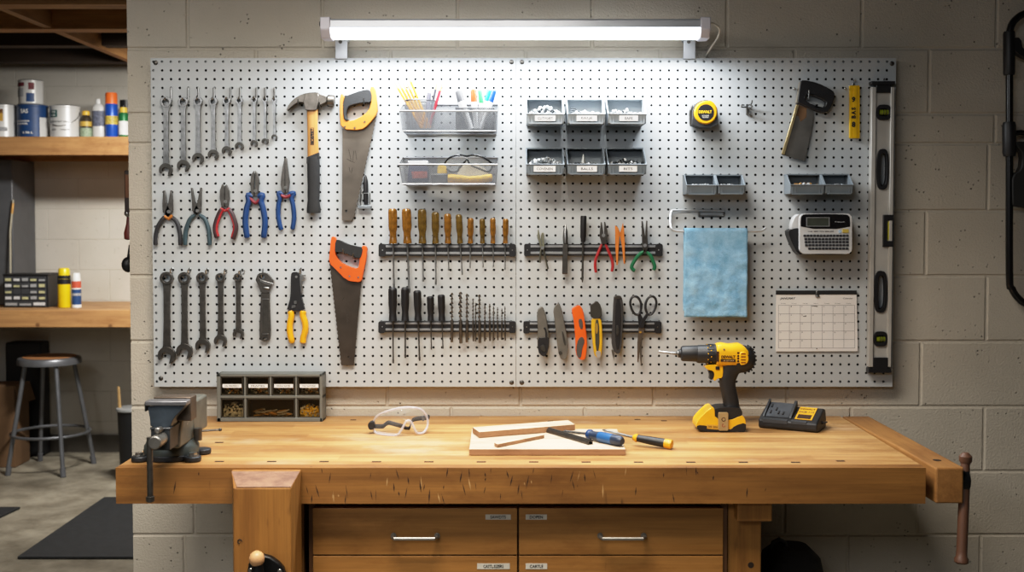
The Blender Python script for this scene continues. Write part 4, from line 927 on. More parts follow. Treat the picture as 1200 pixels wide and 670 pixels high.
part('blade', MB().plate(zz(q, [(140, 172), (222, 205), (222, 250), (196, 380), (180, 456), (66, 424)]), YT - .007, .0016).plate(zz(q, [(141, 175), (190, 195), (188, 240), (160, 262), (150, 235), (128, 230)]), YT - .0086, .0003, mi=1), [M('worn grey blade', '7c7a76', .42, .8, .3, 12), M('rust stain', '6e5238', .6, .2, .3, 30)], t)
part('spine', MB().plate(zz(q, [(136, 178), (149, 182), (78, 424), (64, 420)]), YT - .004, .009), M('worn brass', 'd2bf90', .38, .8, .15, 30), t, bevel=.001)
hb = cut(zz(q, [(150, 72), (162, 60), (232, 74), (290, 102), (318, 122), (316, 152), (292, 214), (262, 222), (212, 206), (150, 178), (136, 172), (142, 120)]), 1)
part('handle', MB().plate(hb, YT, .022, [cut(zz(q, [(172, 142), (196, 132), (278, 162), (272, 190), (252, 196), (176, 168)]), 1)]), BLK, t, bevel=.003)
part('handle_edge', MB().plate(zz(q, [(150, 72), (160, 64), (146, 150), (138, 174), (132, 172), (142, 120)]), YT - .002, .018), M('pale handle edge', '8a8478', .5, .3), t)
hook(q(180, 0)[0] + 1.5, q(0, 116)[1], q(0, 153)[1], .032, .7, 9)
for x, y in ((129, 100),): part('hook', MB().cyl(W(*q(x, y), YB), W(*q(x, y), YB - .02), .0022, 10).ball(W(*q(x, y), YB - .021), .004, 10), STEEL, BOARD[1])
q = Zm(985, 90, 8.37)
t = thing('folding_ruler', 'yellow folding ruler with black characters hanging on the pegboard', 'ruler', W(1000, 162, YT))
rl = MB()
for a, b in ((82, 112), (114, 144), (146, 176)): rl.plate(rrect(*q(a, 0)[:1], *q(b, 0)[:1], q(0, 88)[1], q(0, 605)[1], 1.2), YT, .012 if a != 114 else .0135)
part('leaves', rl, [M('ruler yellow', 'd9ae12', .45, 0, .08, 25)], t, bevel=.001)
pr = MB()
for ch, y0 in (('9', 222), ('S', 312), ('A', 352), ('B', 392), ('8', 466)): pr.text(ch, W(*q(128, y0), YT - .0137), 44 / 8.37 * S(YT) * (1.25 if ch in '98' else .95), 0, right=(0, 0, 1) if ch in 'SAB' else (1, 0, 0), up=(-1, 0, 0) if ch in 'SAB' else (0, 0, 1), bold=.06)
part('printed_numbers', pr, INK, t)
part('eyelet', MB().pbox(q(116, 0)[0], q(142, 0)[0], q(0, 60)[1], q(0, 92)[1], YT - .012, YT - .002), STEEL, t, bevel=.001)
hook(1000.3, 94, 95.6, .016, .65, 2)
part('hook', MB().cyl(W(*q(46, 113), YB), W(*q(46, 113), YB - .018), .002, 10).ball(W(*q(46, 113), YB - .019), .0035, 10), STEEL, BOARD[1])
# level
def LV(u, v):                # u across 0..1, v down 0..1
    return (1022 - 4 * v + 26.6 * u - .4 * v * u, 95 + 341.8 * v)
yf = YB - .028
t = thing('spirit_level', 'long aluminium spirit level with black grips hanging at the right edge of the pegboard', 'level', W(*LV(.5, 1), yf))
ALV = M('level aluminium', 'b9b8b4', .4, .2, .08, 20)
def lvq(u0, u1, v0, v1): return [LV(u0, v0), LV(u1, v0), LV(u1, v1), LV(u0, v1)]
def lvo(cu, cv, hu, hv, n=20, e=3.2):
    P = []
    for i in range(n):
        a = 2 * PI * i / n; c_, s_ = math.cos(a), math.sin(a); P.append(LV(cu + hu * math.copysign(abs(c_) ** (2 / e), c_), cv + hv * math.copysign(abs(s_) ** (2 / e), s_)))
    return P
holes = [lvo(.54, .107, .32, .027), lvo(.52, .302, .27, .07), lvo(.5, .722, .29, .072), lvo(.52, .884, .3, .026)]
part('web', MB().pl2(lvq(.16, .86, .035, .965), yf + .007, yf + .016, holes), ALV, t)
part('flange', MB().pl2(lvq(.0, .19, .02, .98), yf, yf + .0245), ALV, t, bevel=.0012); part('flange', MB().pl2(lvq(.84, 1, .02, .98), yf, yf + .0245), ALV, t, bevel=.0012)
part('end_cap', MB().pl2(lvq(-.02, 1.02, 0, .012), yf - .002, yf + .0255).pl2(lvq(.2, .83, .01, .04), yf + .001, yf + .02), BLK, t, bevel=.001)
part('end_cap', MB().pl2(lvq(.0, 1.02, .985, 1), yf - .002, yf + .0255).pl2(lvq(.2, .86, .948, .986), yf - .001, yf + .02), BLK, t, bevel=.001)
for h0, (cu, cv, hu, hv) in zip((holes[1], holes[2]), ((.52, .302, .27, .07), (.5, .722, .29, .072))):
    part('grip_slot', MB().pl2(lvo(cu, cv, hu, hv), yf + .001, yf + .018, [lvo(cu + .03, cv, hu * .52, hv * .78)]), BLK, t, bevel=.001)
VG = M('vial liquid', '8fae1e', .2, 0, .1, 40, 0, .5)
for cu, cv, hu, hv, vx in ((.54, .107, .32, .027, 1), (.52, .884, .3, .026, 1)):
    part('vial_mount', MB().pl2(lvo(cu, cv, hu, hv), yf + .001, yf + .018, [lvo(cu, cv, hu * .72, hv * .5)]).pl2(lvo(cu, cv, hu * .75, hv * .6), yf + .014, yf + .018), BLK, t, bevel=.001)
    vi = part('vial', MB().plathe(LV(cu - hu * .7, cv), LV(cu + hu * .7, cv), [(0, 3), (.2, 3.5), (.8, 3.5), (1, 3)], yf + .010, 14), M('vial glass dim', '75801f', .15, 0, .15, 60, 0, .8), t)
    part('vial_line', MB().plathe(LV(cu - .06, cv), LV(cu - .03, cv), [(0, 3.6), (1, 3.6)], yf + .010, 14).plathe(LV(cu + .05, cv), LV(cu + .08, cv), [(0, 3.6), (1, 3.6)], yf + .010, 14), INK, vi)
part('vial_mount', MB().pl2(lvq(.58, 1.03, .458, .568), yf - .001, yf + .022, [lvq(.74, .97, .478, .548)]).pl2(lvq(.72, .98, .474, .552), yf + .012, yf + .016), BLK, t, bevel=.001)
vi = part('vial', MB().plathe(LV(.86, .48), LV(.86, .546), [(0, 2.4), (.1, 2.9), (.9, 2.9), (1, 2.4)], yf + .008, 14), M('vial yellow', 'b7b02a', .2, 0, .1, 40, 0, .5), t)
hook(1035, 92, 93.6, .010, .65, 1)

# ================================================================ TOWEL AND HOLDER
yr = YB - .05
t = thing('towel_holder', 'bent silver wire towel bar fixed to the pegboard', 'towel bar', W(818, 250, YB))
path = [W(849, 247, YB - .004), W(820, 246.5, YB - .004), W(792, 246.3, YB - .006), W(787, 247.5, YB - .010), W(785.5, 252, YB - .018), W(785.5, 263, YB - .040), W(787, 268, yr), W(792, 270.5, yr), W(804, 271, yr), W(840, 271, yr), W(884, 271, yr), W(893, 270, yr), W(897.5, 266.8, yr)]
part('bar', MB().tube([V(p) for p in spl([tuple(p) for p in path], 3)], 1.35 * S(yr), 10), M('white coated wire', 'c4c8cc', .3, .5, .05, 30), t)
part('mount_plate', MB().plate([(818, 247), (849, 247), (849, 254), (818, 254)], YB - .001, .003, [[(820, 248.6), (847, 248.6), (847, 252.4), (820, 252.4)]]), STEEL, t, bevel=.0006)
A = W(802, 267.2, yr - .008); B = W(875.5, 371.5, yr - .008)
t = thing('shop_towel', 'light blue shop towel folded over the wire bar', 'towel', V(((A.x + B.x) / 2, yr, A.z)))
m, nt, b, out = node_mat('blue towel'); v = coords(nt); n1 = noise(nt, v, 22, 5, .65); n2 = noise(nt, v, 420, 3)
c = ramp(nt, n1, .34, .64, lin('74a8cc'), lin('9cc8e6')); c = mixc(nt, .3, c, ramp(nt, n2, .35, .65, (.6, .6, .6), (1, 1, 1)), 'MULTIPLY')
nt.links.new(c, b.inputs['Base Color']); b.inputs['Roughness'].default_value = .95; bumpn(nt, b, mathn(nt, 'ADD', n1, mathn(nt, 'MULTIPLY', n2, .3)), .8, .006)
from mathutils import noise as mno
nu, L0 = 34, 44; vs = []; fs = []; sec = []
zr = W(840, 271, yr).z; rr_ = .0085
for j in range(L0 + 1): f = j / L0; sec.append((yr - rr_, B.z + (zr - B.z) * f, min(1, (1 - f) * 2)))
for j in range(1, 9): a = PI * j / 9; sec.append((yr - rr_ * math.cos(a), zr + rr_ * math.sin(a), 0))
for j in range(L0 - 1): f = j / L0; sec.append((yr + rr_, zr - (zr - B.z - .006) * f, min(1, f * 2)))
for yy, z, wv in sec:
    for i in range(nu + 1):
        x = A.x + (B.x - A.x) * i / nu
        d = mno.noise(V((x * 26, z * 22, 0 if yy < yr else 9))) * .003 + mno.noise(V((x * 60, z * 60, 3))) * .0015
        vs.append(V((x + mno.noise(V((0, z * 20, 5))) * .0015, yy + d * wv, z + (mno.noise(V((x * 20, 2, 0))) * .002 * wv))))
for j in range(len(sec) - 1):
    for i in range(nu): fs.append((j * (nu + 1) + i, j * (nu + 1) + i + 1, (j + 1) * (nu + 1) + i + 1, (j + 1) * (nu + 1) + i))
o = part('cloth', MB().add(vs, fs), m, t, ang=80, fixn=False)
sd = o.modifiers.new('thickness', 'SOLIDIFY'); sd.thickness = .003; sd.offset = 0

# ================================================================ LABEL MAKER
q = Zm(910, 230, 8.38)
yf = YB - .085
t = thing('label_maker', 'silver and black handheld label maker with keyboard mounted on the pegboard', 'label maker', W(*q(480, 570), yf))
body = rrect(*q(228, 0)[:1], *q(742, 0)[:1], q(0, 168)[1], q(0, 565)[1], 6.5, 8)
LM = M('label maker silver', 'c2c4c6', .4, 0, .05, 20)
part('back_shell', MB().loft([(W(*q(482, 368), yf + dy), V((256 / 8.38 * S(yf), 0, 0)), V((0, 0, 204 / 8.38 * S(yf) * s_))) for dy, s_ in ((.008, 1.0), (.03, 1.02), (.055, 1.02), (.078, .98), (.083, .94))], 40, 0, 5), BLK, t)
part('front_shell', MB().pl2(body, yf, yf + .014), LM, t, bevel=.004, seg=3)
part('side_panel', MB().pl2(cut(zz(q, [(140, 332), (160, 235), (195, 182), (245, 170), (245, 322), (185, 318)]), 1), yf + .026, yf + .06), LM, t, bevel=.004)
part('side_grip', MB().pl2(cut(zz(q, [(112, 345), (140, 326), (190, 312), (245, 315), (262, 566), (215, 574), (150, 455)]), 1), yf + .022, yf + .07), BLK, t, bevel=.005)
part('display_panel', MB().pl2(cut(zz(q, [(238, 225), (250, 185), (290, 174), (670, 174), (712, 190), (722, 230), (722, 318), (238, 318)]), 1), yf - .001, yf + .003), M('piano black', '141416', .2), t)
part('screen', MB().pl2(zz(q, [(293, 205), (522, 205), (522, 297), (293, 297)]), yf - .0025, yf + .001, [zz(q, [(302, 212), (514, 212), (514, 290), (302, 290)])]).pl2(zz(q, [(302, 212), (514, 212), (514, 290), (302, 290)]), yf - .0015, yf + .001, mi=1), [M('screen frame', '8a8c8e', .4, .4), M('lcd screen', '3d423c', .25)], t)
ky = MB(); rnd = random.Random(3)
for r, (yy, xa_, xb_, n) in enumerate([(386, 262, 712, 14), (419, 272, 712, 13), (449, 274, 712, 13), (480, 278, 714, 13), (513, 310, 710, 12)]):
    st = (xb_ - xa_) / n
    for i in range(n):
        ky.pl2(rrect(q(xa_ + st * i + 3, 0)[0], q(xa_ + st * (i + 1) - 3, 0)[0], q(0, yy - 11)[1], q(0, yy + 11)[1], .6, 2), yf - .0022, yf + .001)
tag(part('keyboard', ky, M('dark keys', '2c2e33', .5), t))
fk = MB(); fk.text('LUM  MEC  WAL MDL JDE', W(*q(435, 346), yf - .0004), 14 / 8.38 * S(yf), 0, wmax=250 / 8.38 * S(yf), bold=.02)
fk.text('P-touch', W(*q(622, 250), yf - .0012), 13 / 8.38 * S(yf), 1, wmax=95 / 8.38 * S(yf), bold=.01)
part('printed_text', fk, [INK, M('pale print', 'a9abad', .5)], t)
part('power_button', MB().cyl(W(*q(622, 346), yf - .0025), W(*q(622, 346), yf), .0042, 16), M('button blue grey', '8a9cac', .4), t)
part('print_button', MB().pl2(rrect(q(650, 0)[0], q(708, 0)[0], q(0, 322)[1], q(0, 358)[1], .6, 2), yf - .0025, yf + .001), M('button olive yellow', 'b3a04a', .5), t)

# ================================================================ CALENDAR
q = Zm(900, 330, 7.445)
yf = YB - .0065
t = thing('wall_calendar', 'white month calendar page with a black top strip hanging on the pegboard', 'calendar', W(*q(425, 610), yf))
part('page', MB().pl2(zz(q, [(72, 78), (772, 76), (784, 606), (68, 608)]), yf, YB - .003), PAPER, t)
part('top_strip', MB().pl2(zz(q, [(71, 77), (774, 76), (775, 111), (70, 112)]), yf - .0015, yf + .002), INK, t)
k = S(yf) / 7.445; g = MB()
xs = [92 + (757 - 92) * i / 7 for i in range(8)]; ys = [205, 280, 355, 430, 503, 578]
LINE = M('calendar line', '8e8c90', .8); TXT = M('calendar grey text', '55545a', .8)
for x in xs: g.pl2(zz(q, [(x - 1.5, 205), (x + 1.5, 205), (x + 1.5, 578), (x - 1.5, 578)]), yf - .0002, yf, mi=0)
for y in ys: g.pl2(zz(q, [(92, y - 1.5), (757, y - 1.5), (757, y + 1.5), (92, y + 1.5)]), yf - .0002, yf, mi=0)
g.text('JANUARY', W(*q(172, 148), yf - .0003), 24 * k, 2, wmax=138 * k, shear=.3, bold=.02)
g.text('Calendar', W(*q(698, 145), yf - .0003), 14 * k, 1, wmax=84 * k)
for i, d in enumerate(('Sunday', 'Monday', 'Tuesday', 'Wednesday', 'Thursday', 'Friday', 'Saturday')): g.text(d, W(*q((xs[i] + xs[i + 1]) / 2 - 6, 190), yf - .0003), 9 * k, 1, wmax=44 * k)
day = 1
for r in range(5):
    for c_ in range(7):
        if (r == 0 and c_ < 1) or day > 30: continue
        if (r, c_) != (0, 3): g.text(str(day), W(*q(xs[c_] + 15, ys[r] + 11), yf - .0003), 11 * k, 1, wmax=(8 if day < 10 else 14) * k)
        day += 1
g.text('Holiday', W(*q(410, 214), yf - .0003), 12 * k, 2, wmax=52 * k, bold=.03); g.text('call', W(*q(320, 299), yf - .0003), 10 * k, 2, wmax=28 * k, bold=.03)
part('printed_grid', g, [LINE, TXT, INK], t, smooth=False)
part('clip', MB().pl2(cut(zz(q, [(422, 78), (436, 78), (440, 105), (452, 120), (450, 134), (414, 134), (414, 120), (420, 105)]), 1), yf - .005, yf - .001).cyl(W(*q(429, 125), yf - .008), W(*q(429, 125), yf - .004), .0022, 10), STEEL, t, bevel=.0006)
part('bottom_stud', MB().cyl(W(*q(425, 583), yf - .002), W(*q(425, 583), yf), .0016, 12), INK, t)
# ================================================================ WORKBENCH
XBL = W(135.5, 548, YF).x; XBR = W(1085, 548, YF).x
ZSB = W(603, 590, YF).z
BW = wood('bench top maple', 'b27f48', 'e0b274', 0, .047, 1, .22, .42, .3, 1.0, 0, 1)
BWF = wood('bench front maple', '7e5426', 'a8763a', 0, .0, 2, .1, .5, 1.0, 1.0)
BWL = wood('bench leg wood', '90602a', 'b8823e', 2, .04, 0, .12, .5, .35, 1.0)
BWJ = wood('vise jaw wood', '94683a', 'b8854c', 1, .0, 0, .1, .45, .3, 1.0)
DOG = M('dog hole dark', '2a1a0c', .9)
wbn = thing('workbench', 'heavy wooden workbench with laminated top and wooden vises', 'workbench', (0, YF, 0))
tt = MB().box(XBL, XBR, YF + .036, YW - .004, ZSB, BT)
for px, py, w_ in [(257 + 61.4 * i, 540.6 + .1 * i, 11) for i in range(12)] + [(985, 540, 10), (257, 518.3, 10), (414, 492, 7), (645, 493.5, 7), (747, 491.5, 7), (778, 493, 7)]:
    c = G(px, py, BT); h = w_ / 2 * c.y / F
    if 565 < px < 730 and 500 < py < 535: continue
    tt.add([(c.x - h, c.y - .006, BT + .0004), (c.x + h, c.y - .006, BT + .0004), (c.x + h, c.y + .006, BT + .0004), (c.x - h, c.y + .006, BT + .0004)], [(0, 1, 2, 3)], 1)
part('tabletop', tt, [BW, DOG], wbn, smooth=False, at=None)
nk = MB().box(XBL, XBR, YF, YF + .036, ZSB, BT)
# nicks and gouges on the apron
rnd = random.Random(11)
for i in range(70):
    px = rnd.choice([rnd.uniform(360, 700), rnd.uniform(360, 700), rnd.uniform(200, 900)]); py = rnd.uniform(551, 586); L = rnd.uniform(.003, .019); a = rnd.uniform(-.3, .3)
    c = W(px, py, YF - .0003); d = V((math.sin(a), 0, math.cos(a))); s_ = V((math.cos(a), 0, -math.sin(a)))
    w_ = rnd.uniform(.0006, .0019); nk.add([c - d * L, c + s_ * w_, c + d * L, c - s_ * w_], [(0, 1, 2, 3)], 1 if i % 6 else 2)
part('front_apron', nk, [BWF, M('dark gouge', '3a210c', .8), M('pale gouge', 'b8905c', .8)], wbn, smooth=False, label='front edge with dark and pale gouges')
# legs and beam ends
yl2 = YF + .06
for px0, px1 in ((857, 897), (292, 352)): part('leg', MB().pbox(px0, px1, 600, 640, yl2, yl2 + .09) if False else MB().box(W(px0, 0, yl2).x, W(px1, 0, yl2).x, yl2, yl2 + .09, .0, ZSB), BWL, wbn, bevel=.003, smooth=False)
for px0, px1 in ((864, 905), (300, 345)):
    part('rear_leg', MB().box(W(px0, 0, yl2).x, W(px1, 0, yl2).x - .01, YW - .12, YW - .03, 0, ZSB), BWL, wbn, bevel=.003, smooth=False)
a, b_ = W(864, 611, YF + .02), W(905, 591, YF + .02)
part('beam_end', MB().box(a.x, b_.x, YF + .02, YW - .03, a.z, ZSB), BWL, wbn, bevel=.003, smooth=False)
c = W(880, 662, yl2 - .0006); part('bolt_hole', MB().cyl(c, c + V((0, .002, 0)), .0075, 14), DOG, wbn)
# leg vise
yc = 2.52
xa, xb = W(273.5, 600, yc).x, W(341, 600, yc).x; zc = W(300, 571.5, yc).z
xaB = W(273, 549, YF).x
P5 = ((YF - .003, .06), (YF - .003, BT - .003), (YF - .02, BT - .003), (yc, zc), (yc, .06))
ch = MB().add([V((xaB if i < 3 else xa, y, z)) for i, (y, z) in enumerate(P5)] + [V((xb, y, z)) for y, z in P5], [(0, 1, 2, 3, 4), (9, 8, 7, 6, 5)] + [(i, (i + 1) % 5, 5 + (i + 1) % 5, 5 + i) for i in range(5)])
lv = part('leg_vise', ch, BWL, wbn, bevel=.003, smooth=False)
nrm = V((0, zc - BT + .003, 0)); e0, e1 = V((0, YF - .022, BT - .004)), V((0, yc + .001, zc + .001)); up_ = (e0 - e1).normalized(); nr = V((0, -up_.z, up_.y))
m_, nt, b, out = node_mat('worn pink chamfer'); n = noise(nt, coords(nt), 30, 5, .7); nt.links.new(ramp(nt, n, .35, .68, lin('6b4e3e'), lin('93705a')), b.inputs['Base Color']); b.inputs['Roughness'].default_value = .6
o_ = nr * .0008
part('chamfer', MB().add([V((xa + .008, 0, 0)) + e1 + o_, V((xb - .0, 0, 0)) + e1 + o_, V((xb + .0, 0, 0)) + e0 + o_, V((xaB + .002, 0, 0)) + e0 + o_], [(0, 1, 2, 3)]), m_, lv, smooth=False, label='worn pinkish slanted top face')
k = S(yc)
c = W(281, 634, yc); part('ring_mark', MB().tube([c + V((.0045 * math.cos(i * PI / 8), -.0005, .0045 * math.sin(i * PI / 8))) for i in range(13)], .0012, 6), DOG, lv)
IRON = M('black iron casting', '17181a', .4, .6, .2, 40, .1)
part('iron_plate', MB().pl2(cut([(289, 664), (296, 653), (312, 650), (330, 662), (335, 676), (332, 700), (290, 700)], 1), yc - .02, yc - .0005), IRON, lv, bevel=.004)
for px, py in ((294, 668), (328, 669)): c = W(px, py, yc - .02); part('bolt_head', MB().cyl(c, c + V((0, -.004, 0)), .0055, 14), STEEL, lv, bevel=.001)
part('boss', MB().plathe((302, 700), (302, 660), [(0, 9), (.7, 8), (1, 6)], yc - .05, 18), IRON, lv)
hk = MB().ball(W(301, 654.5, yc - .05), (.0172, .0172, .0178), 20); part('handle_knob', hk, M('pale turned wood', 'c89a6c', .45, 0, .12, 30), lv, label='round pale wooden handle knob')
# end vise
X0, X1 = W(1097, 549, YF).x, W(1129.5, 549, YF).x; xk = XBR + .006
jw = MB().prism([[V((X0, YF, BT)), V((X1, YF, BT)), V((X1 - .006, YW - .006, BT)), V((xk, YW - .006, BT))]], (0, 0, ZSB - BT))
ev = part('end_vise_jaw', jw, BWJ, wbn, bevel=.004, smooth=False)
c = G(1098, 539, BT + .0006); part('dog_hole', MB().cyl(c, c + V((0, 0, .0004)), .010, 16), DOG, ev, label='dark round hole in the jaw top')
yh = YF + .10
part('guide_rod', MB().cyl((XBR - .02, yh + .25, ZSB + .03), (X0 + .03, yh + .25, ZSB + .03), .012), DARKST, ev)
zs = W(1134, 562, YF + .03).z; xs = X1
part('screw_bracket', MB().cyl((xs - .002, YF + .03, zs), (xs + .020, YF + .03, zs), .027, 22).cyl((xs + .018, YF + .03, zs + .02), (xs + .023, YF + .03, zs + .02), .006, 10), IRON, ev, bevel=.002)
a, b_ = W(1135, 538, YF + .03), W(1128, 656, YF + .03)
a.x = b_.x = 0; a = V((xs + .016, YF + .03, a.z)); b_ = V((W(1126.5, 656, YF).x, YF + .0, b_.z))
RW = M('reddish turned handle', '5e4030', .5, 0, .15, 20)
part('handle', MB().lathe(a, b_, [(0, .010), (.3, .0125), (.88, .0125), (.93, .013), (.95, .0165), (.985, .0165), (1, .012)], 16).lathe(a + V((0, 0, .016)), a + V((0, 0, -.012)), [(0, .007), (.3, .015), (.7, .015), (1, .01)], 16), RW, ev, label='reddish brown wooden handle bar')

# ================================================================ DRAWER CABINET
yd = YF + .05
def zat(py): return W(603, py, yd).z
def xat(px): return W(px, 620, yd).x
DRW = wood('drawer maple', '98682f', 'c08a48', 0, 0, 2, .1, .45, .2, .8, 3.0)
CARC = wood('carcass shade wood', '54341a', '6d4724', 2, rough=.6)  # darkened to paint the shade beside and between the drawers
dc = thing('drawer_cabinet', 'wooden drawer cabinet with small typed labels under the workbench', 'cabinet', (0, yd, 0))
cx0, cx1 = xat(362), xat(852)
cr = MB(); cr.box(cx0, cx0 + .016, yd, YW - .15, 0, ZSB - .002).box(cx1 - .016, cx1, yd, YW - .15, 0, ZSB - .002).box(cx0, cx1, yd + .012, YW - .15, 0, ZSB - .002)
part('carcass', cr, CARC, dc, smooth=False)
HND = M('drawer pull metal', '8f8c86', .45, .9, .1, 30)
LBL = M('drawer label', 'c9c4b8', .7)
for (a, b_, y0, y1, txt, lx, ly, hx) in ((367, 606, 594.5, 649, 'SAWDTS', (569, 598.5), (601.8, 607.8), (459.5, 514.5)), (608.2, 847, 594.5, 649, 'DOPEN', (616, 640.8), (601.8, 607.8), (701, 756)),
                                      (367, 606, 650.6, 706, 'CASTL.SIZERS', (559.2, 597.3), (659, 665.6), (459.5, 514.5)), (608.2, 847, 650.6, 706, 'CARTLE', (616, 641.2), (659, 665.6), (701, 756))):
    d = part('drawer', MB().box(xat(a), xat(b_), yd - .006, yd + .012, zat(y1), zat(y0)), DRW, dc, bevel=.0012, smooth=False)
    lb = MB().box(xat(lx[0]), xat(lx[1]), yd - .0068, yd - .005, zat(ly[1]), zat(ly[0])); lb.text(txt, V(((xat(lx[0]) + xat(lx[1])) / 2, yd - .007, zat((ly[0] + ly[1]) / 2))), .0075, 1, wmax=(xat(lx[1]) - xat(lx[0])) * .62, bold=.02)
    part('drawer_label', lb, [LBL, INK], d, smooth=False, label='small typed paper label')
    hy = y0 + 32; p0, p1 = V((xat(hx[0] + 2), yd - .006, zat(hy))), V((xat(hx[1] - 2), yd - .006, zat(hy))); f = V((0, -.028, 0)); r = V((0, -.020, 0))
    hh = MB().tube([p0, p0 + r, p0 + f + V((.004, 0, 0)), p1 + f - V((.004, 0, 0)), p1 + r, p1], .0042, 10)
    for p in (p0, p1): hh.cyl(p, p + V((0, -.003, 0)), .007, 14)
    part('handle', hh, HND, d, label='brushed metal bar handle')

# ================================================================ BENCH VISE
q = Zm(150, 440, 6.7)
VI = M('painted vise casting', '4f5654', .45, .45, .22, 30, .2)
VD = M('dark vise casting', '33363a', .45, .5, .2, 30, .2)
VG_ = M('grey vise body', '6a6a62', .48, .4, .18, 25, .15)
yj = 2.585                    # front of the moving jaw
def vp(x, y, Y=yj): return W(*q(x, y), Y)
vx0, vx1 = vp(175, 400).x, vp(325, 400).x; vc = (vx0 + vx1) / 2
jt = vp(300, 205).z
vz = thing('bench_vise', 'grey cast iron bench vise bolted on the left corner of the workbench', 'vise', (vc, 2.80, BT))
# swivel base with lugs
bs = MB(); bc = V((vc - .028, 2.765, BT))
bs.cyl(bc + V((0, 0, .001)), bc + V((0, 0, .016)), .066, 36)
for ang in (215, 325, 35, 145):
    d = V((math.cos(math.radians(ang)), math.sin(math.radians(ang)), 0)); bs.cyl(bc + d * .078 + V((0, 0, .001)), bc + d * .078 + V((0, 0, .014)), .021, 18)
part('base', bs, VD, vz, bevel=.003)
for ang in (215, 325): d = V((math.cos(math.radians(ang)), math.sin(math.radians(ang)), 0)); c = bc + d * .08 + V((0, 0, .014)); part('bolt', MB().cyl(c, c + V((0, 0, .008)), .010, 6).cyl(c, c + V((0, 0, .002)), .014, 16), STEEL, vz)
part('swivel', MB().lathe(bc + V((0, 0, .016)), bc + V((0, 0, .048)), [(0, .066), (.5, .066), (.7, .062), (1, .058)], 36), VI, vz)
# moving jaw: flared front
def xz(P, Y): return [vp(x, y, Y) for x, y in P]
fj = MB().prism([xz(cut([(150, 236), (443, 236), (432, 262), (380, 310), (345, 360), (330, 412), (175, 412), (172, 340), (160, 285)], 1), yj + .004)], (0, .05, 0))
part('moving_jaw', fj, M('blued jaw casting', '46505a', .4, .55, .3, 25, .2), vz, bevel=.004)
part('slide', MB().box(vx0, vx1, yj + .002, 2.82, vp(0, 590, yj).z, vp(0, 412, yj).z).box(vx0 - .002, vx1 + .002, yj, yj + .06, vp(0, 425, yj).z, vp(0, 408, yj).z), VD, vz, bevel=.003)
part('jaw_plate', MB().box(vp(128, 0).x, vp(455, 0).x, yj, yj + .036, vp(0, 237).z, jt + .001), M('worn jaw steel', '8a8a8e', .4, .8, .2, 40, .2), vz, bevel=.002)
part('jaw_plate', MB().box(vp(122, 0).x, vp(136, 0).x, yj + .003, yj + .034, vp(0, 285).z, vp(0, 210).z), VD, vz, bevel=.002)
y2 = yj + .088; y3 = yj + .044
part('fixed_jaw', MB().box(vp(150, 0).x, vp(448, 0).x, y3, y3 + .016, jt - .052, jt + .004).box(vp(150, 0).x + .004, vp(448, 0).x - .004, y3 + .017, y3 + .062, jt - .056, jt + .001), M('brown jaw steel', '5d5248', .45, .6, .2, 30, .2), vz, bevel=.002)
hx = (vx1 - vx0) / 2
bd = MB().prism([[V((vc - hx * 1.15, y, z)) for y, z in ((y2 + .02, jt - .05), (y2 + .075, jt - .03), (y2 + .11, jt - .06), (y2 + .125, jt - .10), (y2 + .135, BT + .06), (y2 + .125, BT + .045), (y2 - .02, BT + .045), (y2 - .015, BT + .09), (y2 + .01, BT + .13))]], (hx * 2.3, 0, 0))
part('body', bd, VG_, vz, bevel=.006)
sx = vc + hx * 1.15 + .0004
tx = MB(); tx.text('365', V((sx, y2 + .055, BT + .105)), .02, 0, right=(0, 1, .25), up=(0, -.25, 1), wmax=.04, bold=.02); part('cast_mark', tx, M('cast lettering', '9a9a90', .5, .4), vz)
part('anvil', MB().box(vc - hx * .95, vc + hx * 1.25, y2 + .09, y2 + .215, jt - .115, jt - .028), VG_, vz, bevel=.006)
hd = vp(228, 514, yj - .03)
part('screw_head', MB().cyl(V((hd.x, yj + .01, hd.z)), V((hd.x, yj - .052, hd.z)), .0155, 24).cyl(V((hd.x, yj - .0, hd.z + .022)), V((hd.x, yj - .03, hd.z + .024)), .007, 16), M('worn screw steel', '8c8a86', .38, .85, .2, 40), vz, bevel=.003)
zb_ = W(183.6, 588, yj - .045).z
hb_ = V((hd.x - .012, yj - .045, hd.z - .005))
part('tommy_bar', MB().lathe(V((hb_.x, hb_.y, hd.z + .012)), V((hb_.x, hb_.y, zb_)), [(0, .0068), (.9, .0068), (.91, .0068), (.915, .0095), (.985, .0095), (1, .007)], 14), DARKST, vz)
lk = V((vc + hx * 1.15 + .012, y2 + .09, BT + .048)); part('lock_lever', MB().cyl(lk - V((0, 0, .004)), lk + V((0, 0, .026)), .010, 16).tube([lk + V((0, 0, .018)), lk + V((.05, .02, .018))], .0028, 8).ball(lk + V((.05, .02, .018)), .0045, 10), DARKST, vz)

# ================================================================ PARTS ORGANIZER
yo = G(254, 494, BT).y
def oz(py): return W(300, py, yo).z
def ox(px): return W(px, 466, yo).x
t = thing('parts_organizer', 'grey metal parts organizer with seven clear drawers on the back of the bench', 'organizer', (ox(316), yo, BT))
OG = M('organizer grey', '6f716c', .5, .2, .08, 20); SMK = clear_mat('smoky drawer plastic', '2c2820', .10, .15, 'efe6d2')
x0_, x1_, z0_, z1_ = ox(254), ox(378), BT + .0008, oz(438.3); yb_ = YB - .003
q = Zm(230, 420, 4)
cs = MB(); g_ = .005
cs.box(x0_, x1_, yo, yb_, z0_, z0_ + g_).box(x0_, x1_, yo, yb_, z1_ - g_, z1_).box(x0_, x0_ + g_, yo, yb_, z0_, z1_).box(x1_ - g_, x1_, yo, yb_, z0_, z1_).box(x0_, x1_, yb_ - g_, yb_, z0_, z1_, 1)
cs.box(x0_, x1_, yo, yb_ - g_, oz(q(0, 186)[1]), oz(q(0, 174)[1]))
